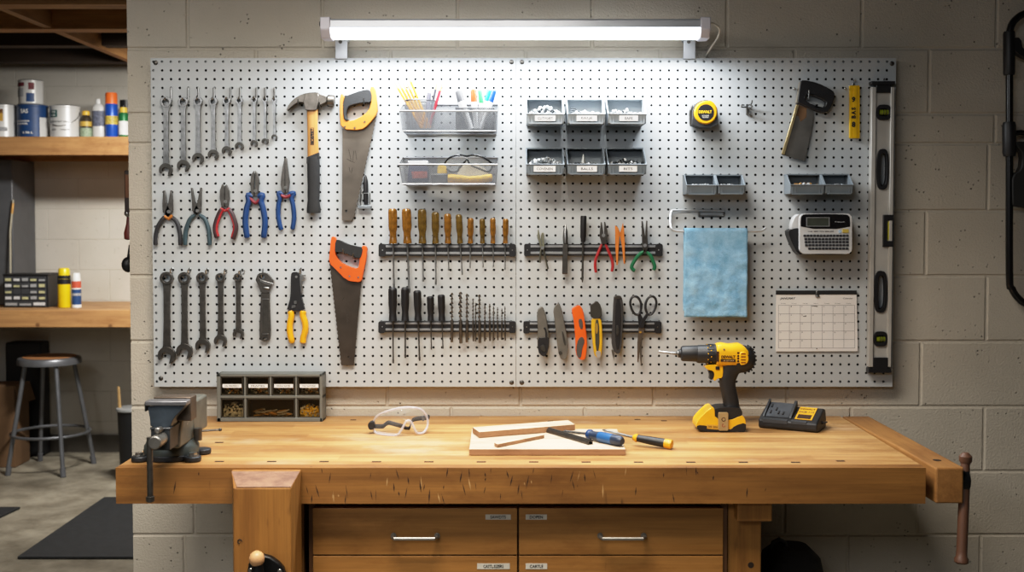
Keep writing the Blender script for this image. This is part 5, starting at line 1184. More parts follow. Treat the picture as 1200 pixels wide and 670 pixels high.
for xx, ya_, yb2 in ((228, 80, 176), (348, 80, 176), (468, 80, 176), (229, 184, 280), (468, 184, 280)):
    xm = ox(q(xx, 0)[0]); cs.box(xm - .003, xm + .003, yo + .001, yb_ - g_, oz(q(0, yb2)[1]), oz(q(0, ya_)[1]))
for (a, b_, c, d) in ((97, 114, 72, 295), (579, 590, 72, 295)): cs.box(ox(q(a, 0)[0]), ox(q(b_, 0)[0]), yo - .001, yo + .012, z0_, z1_)
cs.box(x0_, x1_, yo - .001, yo + .01, oz(q(0, 84)[1]), z1_).box(x0_, x1_, yo - .001, yo + .01, z0_, oz(q(0, 278)[1]))
part('carcass', cs, [OG, M('organizer dark inside', '4a3c2c', .8)], t, bevel=.0008)
texts = ['KIN. FRAMERS 2', 'FRAMES', 'DRYING WATER', 'TAB THATCRAR']
DWR = [(115, 218, 86, 172), (237, 341, 86, 172), (357, 460, 86, 172), (477, 579, 86, 172), (115, 222, 189, 276), (237, 461, 189, 276), (475, 579, 189, 276)]
nm7 = ['first upper', 'second upper', 'third upper', 'fourth upper', 'lower left', 'wide lower', 'lower right']
for i, (a, b_, c, d) in enumerate(DWR):
    A, B, C, D = ox(q(a, 0)[0]), ox(q(b_, 0)[0]), oz(q(0, c)[1]), oz(q(0, d)[1])
    dm = MB().box(A, B, yo + .002, yo + .0045, D, C)
    fm = MB().box(A, B, yo + .001, yo + .005, C - .0022, C).box(A, B, yo + .001, yo + .005, D, D + .0022).box(A, A + .002, yo + .001, yo + .005, D, C).box(B - .002, B, yo + .001, yo + .005, D, C)
    dr = part('drawer', fm, M('drawer rim', '3a352c', .4, 0, .1, 30), t)
    part('drawer_front', dm, SMK, dr, smooth=False, label='smoky see-through drawer front')
    if i < 4:
        lz = (oz(q(0, 120)[1]) + oz(q(0, 137)[1])) / 2; hh = (oz(q(0, 120)[1]) - oz(q(0, 137)[1])) / 2
        lb = MB().box(A + (B - A) * .08, B - (B - A) * .06, yo + .0006, yo + .003, lz - hh, lz + hh); lb.text(texts[i], V(((A + B) / 2, yo + .0005, lz)), hh * .9, 1, wmax=(B - A) * .62)
        part('drawer_label', lb, [PAPER, INK], dr, smooth=False, label='white typed drawer label')
    bx = (A + .001, B - .001, yo + .008, yb_ - .012, (oz(q(0, 174)[1]) if i < 4 else z0_ + g_) + .0004, D + (C - D) * (.34 if i < 4 else .5 if i == 4 else .42))
    if i == 5:
        m = MB(); rnd = random.Random(4)
        for k in range(34): cc = V((rnd.uniform(A + .026, B - .026), rnd.uniform(yo + .014, yo + .04), bx[4] + rnd.uniform(.008, .024))); dd = V((rnd.uniform(.5, 1), rnd.uniform(-.2, .2), rnd.uniform(-.25, .25))).normalized() * .02; dd.x = min(dd.x, .015); m.cyl(cc - dd * .9, cc + dd * .9, .0022, 6, rnd.randrange(3))
        tag(part('bolt_pile', m, [ZINC, BRS, M('brown fittings', '6b5030', .5)]), 'long bolts lying in the wide lower drawer of the parts organizer', 'fasteners', 'organizer contents', 'stuff')
    else:
        o = heap('small parts in the %s drawer of the parts organizer' % nm7[i], 'fasteners', 'small_part_pile', bx, [ZD, ZINC, ZINC, BRS] if i < 4 else ([WPL, ZINC, WPL, ZD] if i == 4 else [M('yellow connector', 'd8b848', .5), WPL, M('yellow connector', 'd8b848', .5)]), 60, .005, .012 if i < 4 else .016)
        o['group'] = 'organizer contents'

# ================================================================ SAFETY GOGGLES
q = Zm(420, 465, 12)
yg = G(462, 511.2, BT).y
t = thing('safety_goggles', 'clear safety goggles with a black strap on the bench', 'goggles', G(465, 511.5, BT))
fr = spl(zz(q, [(205, 420), (212, 350), (250, 285), (320, 235), (420, 198), (540, 165), (660, 148), (780, 152), (870, 175), (930, 225), (968, 300), (975, 380), (955, 450), (915, 500), (860, 516), (818, 500), (790, 450), (760, 385), (735, 345), (705, 332), (670, 345), (640, 400), (600, 470), (560, 525), (480, 548), (380, 548), (280, 525), (225, 480), (205, 420)]), 3)
xm = q(590, 0)[0]
yy_ = [yg + .045 * ((p[0] - xm) / 33) ** 2 + .012 * (510 - p[1]) / 32 for p in fr]
PLC = clear_mat('clear goggle plastic', 'd8d3da', .42, .15); GL2 = clear_mat('clear goggle lens', 'eef2f4', .07, .03)
FP = [W(*p, y) for p, y in zip(fr, yy_)]; FB = [V((p.x * 1.004, p.y + .028, max(p.z, BT + .004) - .001)) for p in FP]; FP = [V((p.x, p.y, max(p.z, BT + .001))) for p in FP]
part('frame', MB().tube(FP[:-1], .0035, 8, closed=True).clampz(BT + .0008), PLC, t)
n_ = len(FP) - 1
part('face_seal', MB().add(FP[:-1] + FB[:-1], [(i, (i + 1) % n_, n_ + (i + 1) % n_, n_ + i) for i in range(n_)]), clear_mat('frosted seal', 'd2ccd4', .3, .3), t)
c = W(*q(590, 270), yg - .006)
lp = [c]; lf = []
for s_ in (.35, .7, 1.0):
    for p in FP[:-1]: v_ = c.lerp(p, s_); lp.append(V((v_.x, v_.y - .006 * (1 - s_ * s_), v_.z)))
for i in range(n_): lf.append((0, 1 + i, 1 + (i + 1) % n_))
for r in range(2):
    for i in range(n_): lf.append((1 + r * n_ + i, 1 + r * n_ + (i + 1) % n_, 1 + (r + 1) * n_ + (i + 1) % n_, 1 + (r + 1) * n_ + i))
part('lens', MB().add(lp, lf), GL2, t)
def ribbon(pts, Ys, h):       # strap of height h photo px
    a = [W(x, y - h / 2, Y) for (x, y), Y in zip(pts, Ys)]; b_ = [W(x, y + h / 2, Y) for (x, y), Y in zip(pts, Ys)]; n = len(a)
    return MB().add(a + b_, [(i, i + 1, n + i + 1, n + i) for i in range(n - 1)]).clampz(BT + .002)
sp1 = spl(zz(q, [(150, 415), (215, 410), (300, 412), (350, 408), (400, 368), (440, 362), (520, 385), (600, 405), (660, 430)]), 3)
YE = yg + .05
s = part('strap', ribbon(sp1, [YE + .04 * i / (len(sp1) - 1) for i in range(len(sp1))], 5.2), M('black strap', '2a2624', .8, 0, .15, 60), t, fixn=False); s.modifiers.new('thickness', 'SOLIDIFY').thickness = .002
sp2 = spl(zz(q, [(660, 440), (720, 440), (760, 330), (850, 300), (930, 295), (985, 285)]), 3)
s = part('strap', ribbon(sp2, [YE + .04 - .02 * i / (len(sp2) - 1) for i in range(len(sp2))], 5.2), M('black strap', '2a2624', .8, 0, .15, 60), t, fixn=False); s.modifiers.new('thickness', 'SOLIDIFY').thickness = .002
part('strap_clip', MB().pl2(cut(zz(q, [(132, 380), (160, 355), (215, 350), (225, 455), (160, 468), (135, 430)]), 1), YE - .02, YE + .006), BLK, t, bevel=.002)
part('strap_clip', MB().pl2(cut(zz(q, [(968, 262), (990, 268), (1000, 300), (990, 325), (972, 315)]), 1), YE + .01, YE + .03), BLK, t, bevel=.002)
part('strap_clip', MB().pl2(cut(zz(q, [(888, 275), (915, 265), (938, 285), (935, 330), (905, 345), (888, 320)]), 1), YE - .004, YE + .006), M('smoky clip', '4a4a4e', .3), t, bevel=.002)

# ================================================================ TIMBER AND TOOLS ON THE BENCH
PLY = wood('pale sanded timber', 'dcc2a4', 'eed8bc', 0, rough=.6); PLE = wood('timber edge', '9c7656', 'b68e6a', 0, rough=.6)
def plank(name, label, top4, z0, z1, group=None, cat='board'):
    t = [G(*p, z1) for p in top4]
    m = MB().add([V((p.x, p.y, z0)) for p in t] + t, [(4, 5, 6, 7), (3, 2, 1, 0), (0, 1, 5, 4), (1, 2, 6, 5), (2, 3, 7, 6), (3, 0, 4, 7)], 0); m.m[-4:] = [1] * 4
    o = part(name, m, [PLY, PLE], bevel=.0012, smooth=False); return tag(o, label, cat, group)
yp = G(640, 533.6, BT).y; zp = W(640, 526, yp).z
plank('timber_sheet', 'flat pale timber panel lying on the bench under the smaller wood pieces', [(549.8, 526), (733, 526), (723, 502.5), (553, 502.5)], BT + .0006, zp)
zk = zp + .0165
plank('timber_block', 'pale timber block lying across the back of the timber panel', [(561.5, 506), (674, 497), (666, 492), (553.6, 500.3)], zp + .0006, zk)
za = zp + .0095
plank('timber_offcut', 'thin wooden offcut strip lying on the front of the timber panel', [(583, 520.3), (638, 509.2), (634.5, 508.2), (579, 518.3)], zp + .0006, za, cat='offcut')
t = thing('steel_channel', 'short dark steel channel lying diagonally on the timber panel', 'metal bar', G(667, 514, zp))
A, B = G(643, 506.5, zp), G(692, 521, zp); d = (B - A).normalized(); s_ = V((-d.y, d.x, 0)); hw = .0075; h_ = .011
ch = MB(); sec = [(-hw, .0007), (-hw, h_ * .6), (-hw * .6, h_), (hw * .6, h_), (hw, h_ * .6), (hw, .0007), (hw * .7, .0007), (hw * .7, h_ * .55), (hw * .45, h_ * .8), (-hw * .45, h_ * .8), (-hw * .7, h_ * .55), (-hw * .7, .0007)]
ch.prism([[A + s_ * u + V((0, 0, w_)) for u, w_ in sec]], B - A); part('channel', ch, DARKST, t)
ge = MB(); part('rounded_ridge', ge.cyl(A + V((0, 0, h_)), B + V((0, 0, h_)), .0035, 10), GUN, t)
def laydriver(label, butt, neck, tip, zb_, zn, zt, r, mats, prof, yel=False):
    B_ = G(*butt, zb_); N_ = G(*neck, zn); T_ = G(*tip, zt)
    t = thing('screwdriver', label, 'screwdriver', G(*butt, zb_ - r), 'screwdrivers lying on the bench')
    part('handle', MB().lathe(B_, N_, [(a, r * b) for a, b in prof], 20), mats[0], t)
    part('shaft', MB().lathe(N_ + (N_ - T_) * .0, T_, [(0, r * .3), (.85, r * .3), (.9, r * .38), (1, r * .1)], 12), STEEL, t)
    return t, B_, N_
r = .0135
t, B_, N_ = laydriver('blue and black handled screwdriver lying on the right end of the timber panel', (729.5, 517), (689.5, 508.5), (660, 505.3), zp + r + .001, zp + r + .001, zp + .006, r, [M('blue black handle', '27344a', .4, 0, .15, 30)], [(0, .6), (.04, .88), (.12, 1), (.6, 1), (.78, .82), (.88, .78), (.95, .9), (1, .7)])
dl = N_ - B_; sd_ = V((-dl.y, dl.x, 0)).normalized()
part('grip_inlay', MB().lathe(B_.lerp(N_, .22) - V((0, .0006, 0)), B_.lerp(N_, .72) - V((0, .0006, 0)), [(0, r * .6), (.1, r * 1.0), (.85, r * 1.0), (1, r * .6)], 20), M('bright blue inlay', '255a92', .4, 0, .1, 30), t)
part('collar', MB().lathe(B_.lerp(N_, .9), B_.lerp(N_, 1.01), [(0, r * .8), (.3, r * 1.0), (.8, r * .95), (1, r * .6)], 20), BLUE, t)
r = .0118
t, B_, N_ = laydriver('yellow and black handled screwdriver lying beside the timber panel', (786, 520.5), (743, 512.5), (706, 503.5), BT + r + .001, BT + r + .010, zp + .009, r, [BLK], [(0, .8), (.05, .98), (.2, 1), (.6, .9), (.85, .78), (1, .7)])
part('end_cap', MB().lathe(B_.lerp(N_, -.05), B_.lerp(N_, .16), [(0, r * .7), (.12, r * 1.02), (.7, r * 1.06), (1, r * 1.0)], 20), YEL, t, label='yellow handle end')
part('collar', MB().lathe(B_.lerp(N_, .9), B_.lerp(N_, 1.02), [(0, r * .86), (.3, r * .95), (1, r * .6)], 20), YEL, t)

# ================================================================ DRILL
q = Zm(770, 390, 5.154)
yq = G(846, 506, BT).y + .035
DRK = M('drill black', '1e1e20', .48, 0, .2, 40, .1); DY = M('drill yellow', 'f2b51c', .38, 0, .08, 25, 0, .25)
t = thing('cordless_drill', 'yellow and black cordless drill standing on its battery on the bench', 'drill', W(*q(390, 600), yq))
kk = S(yq) / 5.154
part('bit', MB().plathe(q(128, 126), q(6, 112), [(0, 1.7), (.25, 1.7), (.3, 1.3), (.93, 1.3), (1, .2)], yq, 12), CHROME, t)
part('chuck', MB().lathe(W(*q(122, 124), yq), W(*q(242, 124), yq), [(0, 14 * kk), (.04, 24 * kk), (.16, 26 * kk), (.2, 42 * kk), (.27, 47 * kk), (.98, 50 * kk), (1, 46 * kk)], 28), DRK, t)
part('chuck_nose', MB().lathe(W(*q(118, 124), yq), W(*q(145, 124), yq), [(0, 10 * kk), (.2, 20 * kk), (.8, 25 * kk), (1, 25 * kk)], 24), STEEL, t)
cl = MB().lathe(W(*q(238, 127), yq), W(*q(358, 128), yq), [(0, 50 * kk), (.08, 55 * kk), (.45, 56 * kk), (.5, 59 * kk), (1, 61 * kk)], 32)
for i in range(20):
    a = 2 * PI * i / 20; c = W(*q(318, 128), yq) + V((0, math.cos(a), math.sin(a))) * 59.5 * kk; cl.obox(c, V((20 * kk, 0, 0)), V((0, math.cos(a), math.sin(a))) * .0012, V((0, -math.sin(a), math.cos(a))) * .0016, 0)
    c2 = W(*q(300 if i % 2 else 318, 128), yq) + V((0, math.cos(a + .15), math.sin(a + .15))) * 60.2 * kk; cl.obox(c2, V((3 * kk, 0, 0)), V((0, math.cos(a + .15), math.sin(a + .15))) * .0008, V((0, -math.sin(a + .15), math.cos(a + .15))) * .0012, 1)
part('clutch_ring', cl, [DRK, DY], t)
def dsec(x, top, bot, dep): a = W(*q(x, top), yq); b_ = W(*q(x, bot), yq); return ((a + b_) / 2, V((0, dep * kk, 0)), (a - b_) / 2)
part('housing', MB().loft([dsec(352, 70, 192, 58), dsec(358, 62, 196, 64), dsec(385, 56, 198, 66), (dsec(430, 64, 200, 67)), dsec(490, 58, 200, 67), dsec(512, 70, 198, 66), dsec(540, 90, 190, 60), dsec(552, 110, 175, 48)], 32, 0, 3.0), DY, t)
mo = MB().loft([dsec(470, 110, 232, 60), dsec(500, 76, 240, 63), dsec(530, 74, 238, 64), dsec(560, 88, 226, 60), dsec(582, 115, 200, 46), dsec(592, 140, 178, 20)], 30, 0, 2.4)
for i in range(9):
    a = -1.3 + 2.4 * i / 8; c = W(*q(532 + 54 * math.cos(a), 152 - 76 * math.sin(a)), yq); d = V((math.cos(a), 0, math.sin(a))); mo.obox(c, d * .0035, V((0, .020, 0)), V((-d.z, 0, d.x)) * .0024)
part('motor_cap', mo, DRK, t)
ys_ = yq - 67 * kk
part('vent_panel', MB().pl2(cut(zz(q, [(498, 118), (530, 112), (552, 135), (554, 170), (535, 192), (498, 195)]), 1), ys_ - .002, ys_ + .02), DY, t, bevel=.002)
vt = MB()
for y in (127, 145, 163, 180): vt.pl2(rrect(q(507, 0)[0], q(536, 0)[0], q(0, y - 4)[1], q(0, y + 3)[1], .4, 2), ys_ - .0026, ys_)
part('vent_slot', vt, M('vent shadow', '7a3c08', .6), t)
lbm = MB(); lbm.text('DEWALT', W(*q(430, 144), ys_ - .0008), 17 * kk, 0, wmax=84 * kk, bold=.04)
lbm.pl2(zz(q, [(384, 158), (474, 158), (474, 176), (384, 174)]), ys_ - .0006, ys_ + .001, mi=0); lbm.text('XR 20V MAX', W(*q(432, 167), ys_ - .0009), 8 * kk, 1, wmax=66 * kk)
lbm.pl2(zz(q, [(360, 112), (374, 112), (374, 174), (360, 172)]), ys_ - .0002, ys_ + .012, mi=0)
for y in (122, 140, 155, 172): lbm.pl2(rrect(q(484, 0)[0], q(497, 0)[0], q(0, y - 7)[1], q(0, y + 5)[1], .8, 2), ys_ - .0006, ys_ + .001, mi=0)
part('side_print', lbm, [M('print brown black', '3a2208', .6), M('print cream', 'e2c58a', .6)], t)
part('screw', MB().cyl(W(*q(405, 100), ys_ + .004), W(*q(405, 100), ys_ - .0004), .0022, 12), DARKST, t)
def hsec2(x0, x1, y0, y1, dep): a = W(*q(x0, y0), yq); b_ = W(*q(x1, y1), yq); return ((a + b_) / 2, (b_ - a) / 2, V((0, dep * kk, 0)))
part('grip', MB().loft([hsec2(372, 548, 180, 196, 52), hsec2(385, 535, 205, 220, 52), hsec2(380, 492, 240, 244, 47), hsec2(376, 474, 280, 284, 44), hsec2(378, 472, 310, 314, 44), hsec2(388, 480, 360, 356, 44), hsec2(398, 490, 410, 402, 45), hsec2(402, 496, 445, 440, 46), hsec2(390, 504, 462, 456, 52), hsec2(362, 512, 482, 476, 60)], 26, 0, 2.7), DRK, t)
part('trigger_guard', MB().pl2(cut(zz(q, [(285, 194), (398, 190), (400, 230), (396, 272), (368, 274), (352, 290), (340, 286), (348, 262), (346, 238), (330, 226), (300, 222)]), 1), yq - .017, yq + .017), DY, t, bevel=.003)
part('trigger', MB().pl2(cut(zz(q, [(308, 224), (340, 228), (348, 245), (342, 270), (332, 284), (316, 280), (322, 255)]), 1), yq - .011, yq + .011), DRK, t, bevel=.002)
part('direction_switch', MB().pl2(zz(q, [(354, 203), (378, 203), (378, 222), (354, 222)]), yq - .020, yq + .020), DRK, t, bevel=.001)
yf = yq - .037
part('foot', MB().pl2(cut(zz(q, [(340, 462), (372, 452), (420, 448), (500, 452), (516, 476), (514, 500), (450, 532), (350, 522), (338, 490)]), 1), yf + .003, yq + .034), DRK, t, bevel=.008, seg=3)
bt = MB().pl2(cut(zz(q, [(238, 548), (252, 520), (300, 472), (326, 452), (348, 452), (350, 520), (440, 530), (512, 498), (524, 506), (536, 530), (536, 572), (530, 582), (420, 590), (240, 580)]), 1), yf, yq + .037)
bt.clampz(BT + .002); bat = part('battery', bt, DY, t, bevel=.006, seg=3)
part('battery_base', MB().pl2(cut(zz(q, [(240, 556), (300, 560), (440, 590), (470, 560), (538, 540), (538, 588), (510, 602), (440, 606), (270, 592), (242, 580)]), 1), yf - .002, yq + .038).clampz(BT + .0008), DRK, bat, bevel=.003)
bl = MB().pl2(zz(q, [(302, 553), (372, 558), (372, 584), (302, 578)]), yf - .003, yf); bl.clampz(BT + .002); bl.text('XR 20V', W(*q(337, 568), yf - .0032), 13 * kk, 1, wmax=58 * kk, right=(1, 0, -.07))
part('battery_label', bl, [M('label gold', 'c79a3a', .5), M('print brown black', '3a2208', .6)], bat)
bc_ = MB().pl2(rrect(q(371, 0)[0], q(430, 0)[0], q(0, 480)[1], q(0, 590)[1], 1.6), yf - .008, yf - .003); bc_.tube([W(*q(402 + 11 * math.cos(i * PI / 6), 522 + 11 * math.sin(i * PI / 6)), yf - .0084) for i in range(12)], .0008, 6, 1, closed=True)
bc_.clampz(BT + .0012); bc_.tube([W(*q(402 + 9 * math.cos(i * PI / 6), 558 + 9 * math.sin(i * PI / 6)), yf - .0084) for i in range(10)], .0007, 6, 2)
part('belt_hook', bc_, [M('tan plate', 'a8926a', .5, .2, .1, 30), M('print brown black', '3a2208', .6), M('red mark', 'a0442c', .6)], t, bevel=.0008)

# ================================================================ CHARGER
q = Zm(860, 450, 8.571)
FL, FR = G(*q(244, 440), BT + .0006), G(*q(835, 492), BT + .0006)
ex = (FR - FL); Lx = ex.length; ex.normalize(); ey = V((-ex.y, ex.x, 0)); UZ = V((0, 0, 1))
t = thing('battery_charger', 'black battery charger with a yellow label on the right of the bench', 'charger', (FL + FR) / 2)
def cp_(u, v, z): return FL + ex * (u * Lx) + ey * v + UZ * z
prof = [(0, .006), (0, .024), (.012, .03), (.085, .055), (.105, .05), (.115, .02), (.112, .0006), (.006, .0006)]
part('body', MB().prism([[cp_(0, v, z) for v, z in prof]], ex * Lx), DRK, t, bevel=.006, seg=3)
part('front_trim', MB().prism([[cp_(.08, v, z) for v, z in ((-.0015, .018), (-.001, .027), (.008, .0305), (.012, .026))]], ex * Lx * .42).prism([[cp_(.56, v, z) for v, z in ((-.0015, .020), (-.001, .027), (.008, .0305), (.012, .026))]], ex * Lx * .26), M('charger slate', '3a3d42', .4), t)
sl = V(cp_(0, .085, .055) - cp_(0, .012, .03)); 
def onslope(u, f, h=0.0): n = ex.cross(sl.normalized()); return cp_(u, .012, .03) + sl * f + n * h
nn = ex.cross(sl.normalized())
cr = MB()
for u0, u1 in ((.05, .09), (.50, .55)): cr.prism([[onslope(u0, .02, .001), onslope(u0, 1.0, .001), onslope(u0, 1.05, .018), onslope(u0, .7, .013), onslope(u0, .1, .005)]], ex * Lx * (u1 - u0))
part('cradle_rail', cr, DRK, t, bevel=.0015)
part('cradle', MB().prism([[onslope(.09, .06, .001), onslope(.09, 1.0, .001), onslope(.09, 1.0, .010), onslope(.09, .2, .003)]], ex * Lx * .41), M('charger slate', '3a3d42', .4), t, bevel=.002)
cn = MB()
for u, f in ((.14, .75), (.24, .55), (.16, .35), (.30, .35), (.38, .32)): cn.obox(onslope(u, f, .0035 + .0072 * max(0, f - .2) / .8), ex * .002, sl.normalized() * .008, nn * .0012)
part('contact', cn, BLK, t)
lb = MB().prism([[onslope(.60, .04, .0006), onslope(.89, .04, .0006), onslope(.89, .98, .0006), onslope(.60, .98, .0006)]], nn * .0008)
sn = sl.normalized()
lb.text('DEWALT', onslope(.745, .82, .0018), .008, 1, right=ex, up=sn, wmax=.042, bold=.02); lb.text('DCB 115', onslope(.745, .6, .0018), .009, 2, right=ex, up=sn, wmax=.042, bold=.02)
lb.prism([[onslope(.63, .1, .0014), onslope(.86, .1, .0014), onslope(.86, .4, .0014), onslope(.63, .4, .0014)]], nn * .0004, 1)
part('warning_label', lb, [YEL, M('print brown black', '3a2208', .6), M('print grey', '5b5238', .6)], t, label='yellow printed label')
part('power_cord', MB().tube([cp_(.97, .06, .02), cp_(1.04, .062, .019), cp_(1.08, .066, .022)], .0022, 8).cyl(cp_(.98, .06, .02), cp_(1.02, .06, .02), .005, 12), BLK, t)

# ================================================================ BLACK TUBE FRAME ON THE RIGHT AND BAG BELOW
yr2 = YW - .05
t = thing('tube_frame', 'black tubular metal frame hanging on the wall at the right edge', 'frame', W(1240, 330, YW))
TB = M('glossy black tube', '101012', .25, .2, .1, 20)
pf = spl([(1230, 13), (1204, 15), (1191, 22), (1184, 34), (1183, 60), (1183, 180), (1183, 320), (1186, 338), (1194, 350), (1206, 357), (1232, 358), (1290, 358), (1304, 352), (1313, 338), (1316, 320), (1316, 60), (1313, 34), (1304, 21), (1290, 14)], 4)[:-1]
part('outer_tube', MB().ptube(pf + [(1288, 13.5), (1260, 13)], yr2, 4.2, 12, closed=True), TB, t)
part('sleeve', MB().plathe((1182.5, 88), (1182.5, 37), [(0, 6), (.04, 6.6), (.96, 6.6), (1, 6)], yr2, 18), BLK, t)
part('sleeve', MB().plathe((1182.8, 183), (1182.5, 143), [(0, 6.5), (.1, 7.6), (.9, 7.6), (1, 6.5)], yr2, 18), BLK, t)
part('clamp_arm', MB().pl2(cut([(1187, 44), (1197, 44), (1199, 58), (1212, 66), (1212, 72), (1196, 66), (1187, 58)], 1), yr2 - .012, yr2 + .012), BLK, t, bevel=.002)
part('cross_tube', MB().ptube(spl([(1188, 157), (1196, 155), (1215, 158), (1250, 160), (1316, 157)], 4), yr2, 3, 10), TB, t)
part('seat_panel', MB().pl2(cut([(1186, 205), (1197, 200), (1199, 180), (1192, 172), (1189, 166), (1205, 166), (1310, 166), (1310, 246), (1187, 246), (1186, 225)], 1), yr2 - .012, yr2 + .02), M('dark panel', '151515', .7), t, bevel=.004)
part('wall_mount_peg', MB().cyl(V((W(1250, 13, yr2).x, yr2, W(1250, 14, yr2).z + .004)), V((W(1250, 13, yr2).x, YW - .001, W(1250, 14, yr2).z + .004)), .006), DARKST, t)
yb2 = 3.05
zg = W(920, 652, yb2).z; xg0, xg1 = W(899, 660, yb2).x, W(976, 660, yb2).x
t = thing('tool_bag', 'dark bag on the floor in shadow beside the right bench leg', 'bag', ((xg0 + xg1) / 2, yb2 + .1, 0))
part('body', MB().loft([(V(((xg0 + xg1) / 2, yb2 + .1, z)), V(((xg1 - xg0) / 2 * s_, 0, 0)), V((0, .1 * s_, 0))) for z, s_ in ((.001, .95), (.03, 1.0), (zg * .5, 1.0), (zg * .85, .98), (zg * .95, .85), (zg, .55))], 28, 0, 3), M('black bag fabric', '141312', .85, 0, .2, 40, .2), t)
part('handle', MB().tube([V((W(920, 0, yb2).x + d, yb2 + .1, zg - .01 + h)) for d, h in ((0, 0), (.004, .02), (.02, .028), (.035, .02), (.04, 0))], .008, 8), BLK, t)
# ================================================================ ALCOVE BEHIND THE WALL
ysf = 6.3
SHW = wood('shelf timber', 'a97c50', 'd2a26a', 0, rough=.55, knots=6)
SHT = wood('shelf top board', 'b58a5c', 'd2a878', 0, rough=.55)
xl, xr = -3.55, -.9
zs1, zs0 = W(75, 160, ysf).z, W(75, 181.5, ysf).z
t = thing('wall_shelf', 'upper wooden shelf on the rear wall holding paint cans', 'shelf', (-2, ysf, zs0))
part('shelf_board', MB().box(xl, xr, ysf + .04, YR - .002, zs1 - .02, zs1), SHT, t, smooth=False); part('front_rail', MB().box(xl, xr, ysf, ysf + .04, zs0, zs1 + .0), SHW, t, smooth=False, bevel=.003)
part('cleat', MB().box(xl, xr, YR - .045, YR - .002, zs0, zs1 - .021), SHW, t, smooth=False)
zb1 = W(75, 363.5, ysf).z; zb0 = W(75, 383.5, ysf).z
t = thing('side_bench', 'lower wooden work counter along the rear wall above the stool', 'counter', (-2, ysf, 0))
part('counter_top', MB().box(xl, xr, ysf + .04, YR - .002, zb1 - .03, zb1), SHT, t, smooth=False); part('front_rail', MB().box(xl, xr, ysf, ysf + .04, zb0, zb1), SHW, t, smooth=False, bevel=.003)
for x in (xl + .02, xr - .1): part('leg', MB().box(x, x + .08, ysf + .05, ysf + .13, 0, zb1 - .03), SHW, t, smooth=False)

def can(name, label, cx, py0, py1, w, y, zb, body, lidm, extra=(), handle=True, group='paint cans', cat='paint can'):
    """py0/py1 only set the height; the can stands at zb"""
    c = W(cx, 120, y); h = (py1 - py0) * S(y); r = w / 2 * S(y); base = V((c.x, y, zb + .0008))
    t = thing(name, label, cat, base, group)
    part('body', MB().lathe(base, base + V((0, 0, h)), [(0, r * .97), (.03, r), (.04, r * .97), (.94, r * .97), (.95, r), (1, r)], 32), body, t)
    part('lid', MB().lathe(base + V((0, 0, h)), base + V((0, 0, h + .006)), [(0, r), (.5, r * .97), (.6, r * .85), (1, r * .83)], 32), lidm, t)
    for nm, f0, f1, a0, a1, m in extra:
        vs = []; n = 12
        for f in (f0, f1):
            for i in range(n + 1):
                a = math.radians(a0 + (a1 - a0) * i / n); vs.append(base + V((r * 1.004 * math.sin(a), -r * 1.004 * math.cos(a), h * f)))
        part(nm, MB().add(vs, [(i, i + 1, n + 2 + i, n + 1 + i) for i in range(n)]), m, t)
    if handle:
        P = [base + V((r * 1.02 * math.sin(math.radians(a)), -r * 1.03 * math.cos(math.radians(a)), h * (.78 - .42 * math.cos(math.radians(a * .95))))) for a in range(-90, 91, 15)]
        hb = MB().tube(P, .0022, 6)
        for s_ in (-1, 1): hb.cyl(base + V((s_ * r, 0, h * .78)), base + V((s_ * (r + .006), 0, h * .78)), .009, 12)
        part('wire_handle', hb, STEEL, t)
    return t, base, h, r
CW = M('can white', 'cfcfcd', .35, .1, .06, 6); LID = M('can lid silver', 'b4b4b2', .35, .8, .1, 20)
LGD = M('label gold', 'a5813e', .6, 0, .2, 60); LRD = M('label maroon', '6c2a32', .6, 0, .35, 90); LBL_ = M('label blue', '1c4070', .5, 0, .15, 40); LTL = M('label dark teal', '14504e', .6, 0, .3, 90); LGY = M('label grey print', '9a9ca0', .7, 0, .3, 150); LWH = M('label white', 'dcdcda', .6)
yc_ = 6.46
can('paint_can', 'white paint can with gold and maroon label at the left edge of the photo', 3, 122, 160, 34, yc_, zs1, CW, LID, [('front_label', .5, .86, -35, 25, LGD), ('label_stripe', .74, .86, -35, 25, LRD), ('fine_print', .2, .32, -30, 40, LGY)], handle=False)
t, base, h, r = can('paint_can', 'dark blue paint can on the upper shelf with another can on top', 38, 122, 160, 35, yc_, zs1, LBL_, LID, [('white_panel', .02, .62, 48, 95, CW)], handle=False)
k = S(yc_)
mb = MB().ctext('SAS', base, r * 1.006, 5 * k, 9.5 * k, -8, h * .8); mb.ctext('INTERIOR EXTERIOR', base, r * 1.006, 2 * k, 21 * k, -22, h * .5); mb.ctext('LATEX PAINT ENAMEL', base, r * 1.006, 2 * k, 17 * k, -22, h * .42); mb.ctext('3.78 L', base, r * 1.006, 2.6 * k, 12 * k, 4, h * .15)
part('printed_label', mb, LWH, t)
can('paint_can', 'small white paint can with maroon and blue label stacked on the blue can', 36.5, 94, 121, 28, yc_, base.z + h + .006, CW, LID, [('front_label', .74, .9, -75, -8, LRD), ('fine_print', .3, .66, -75, -12, LGY), ('blue_patch', .08, .45, 2, 38, LBL_), ('red_patch', .6, .9, 12, 38, LRD)], handle=False)
t, base, h, r = can('paint_can', 'white paint can with a dark teal square label and wire handle', 76, 123, 160, 34, yc_, zs1, CW, LID, [('front_label', .64, .86, -42, -8, LTL)])
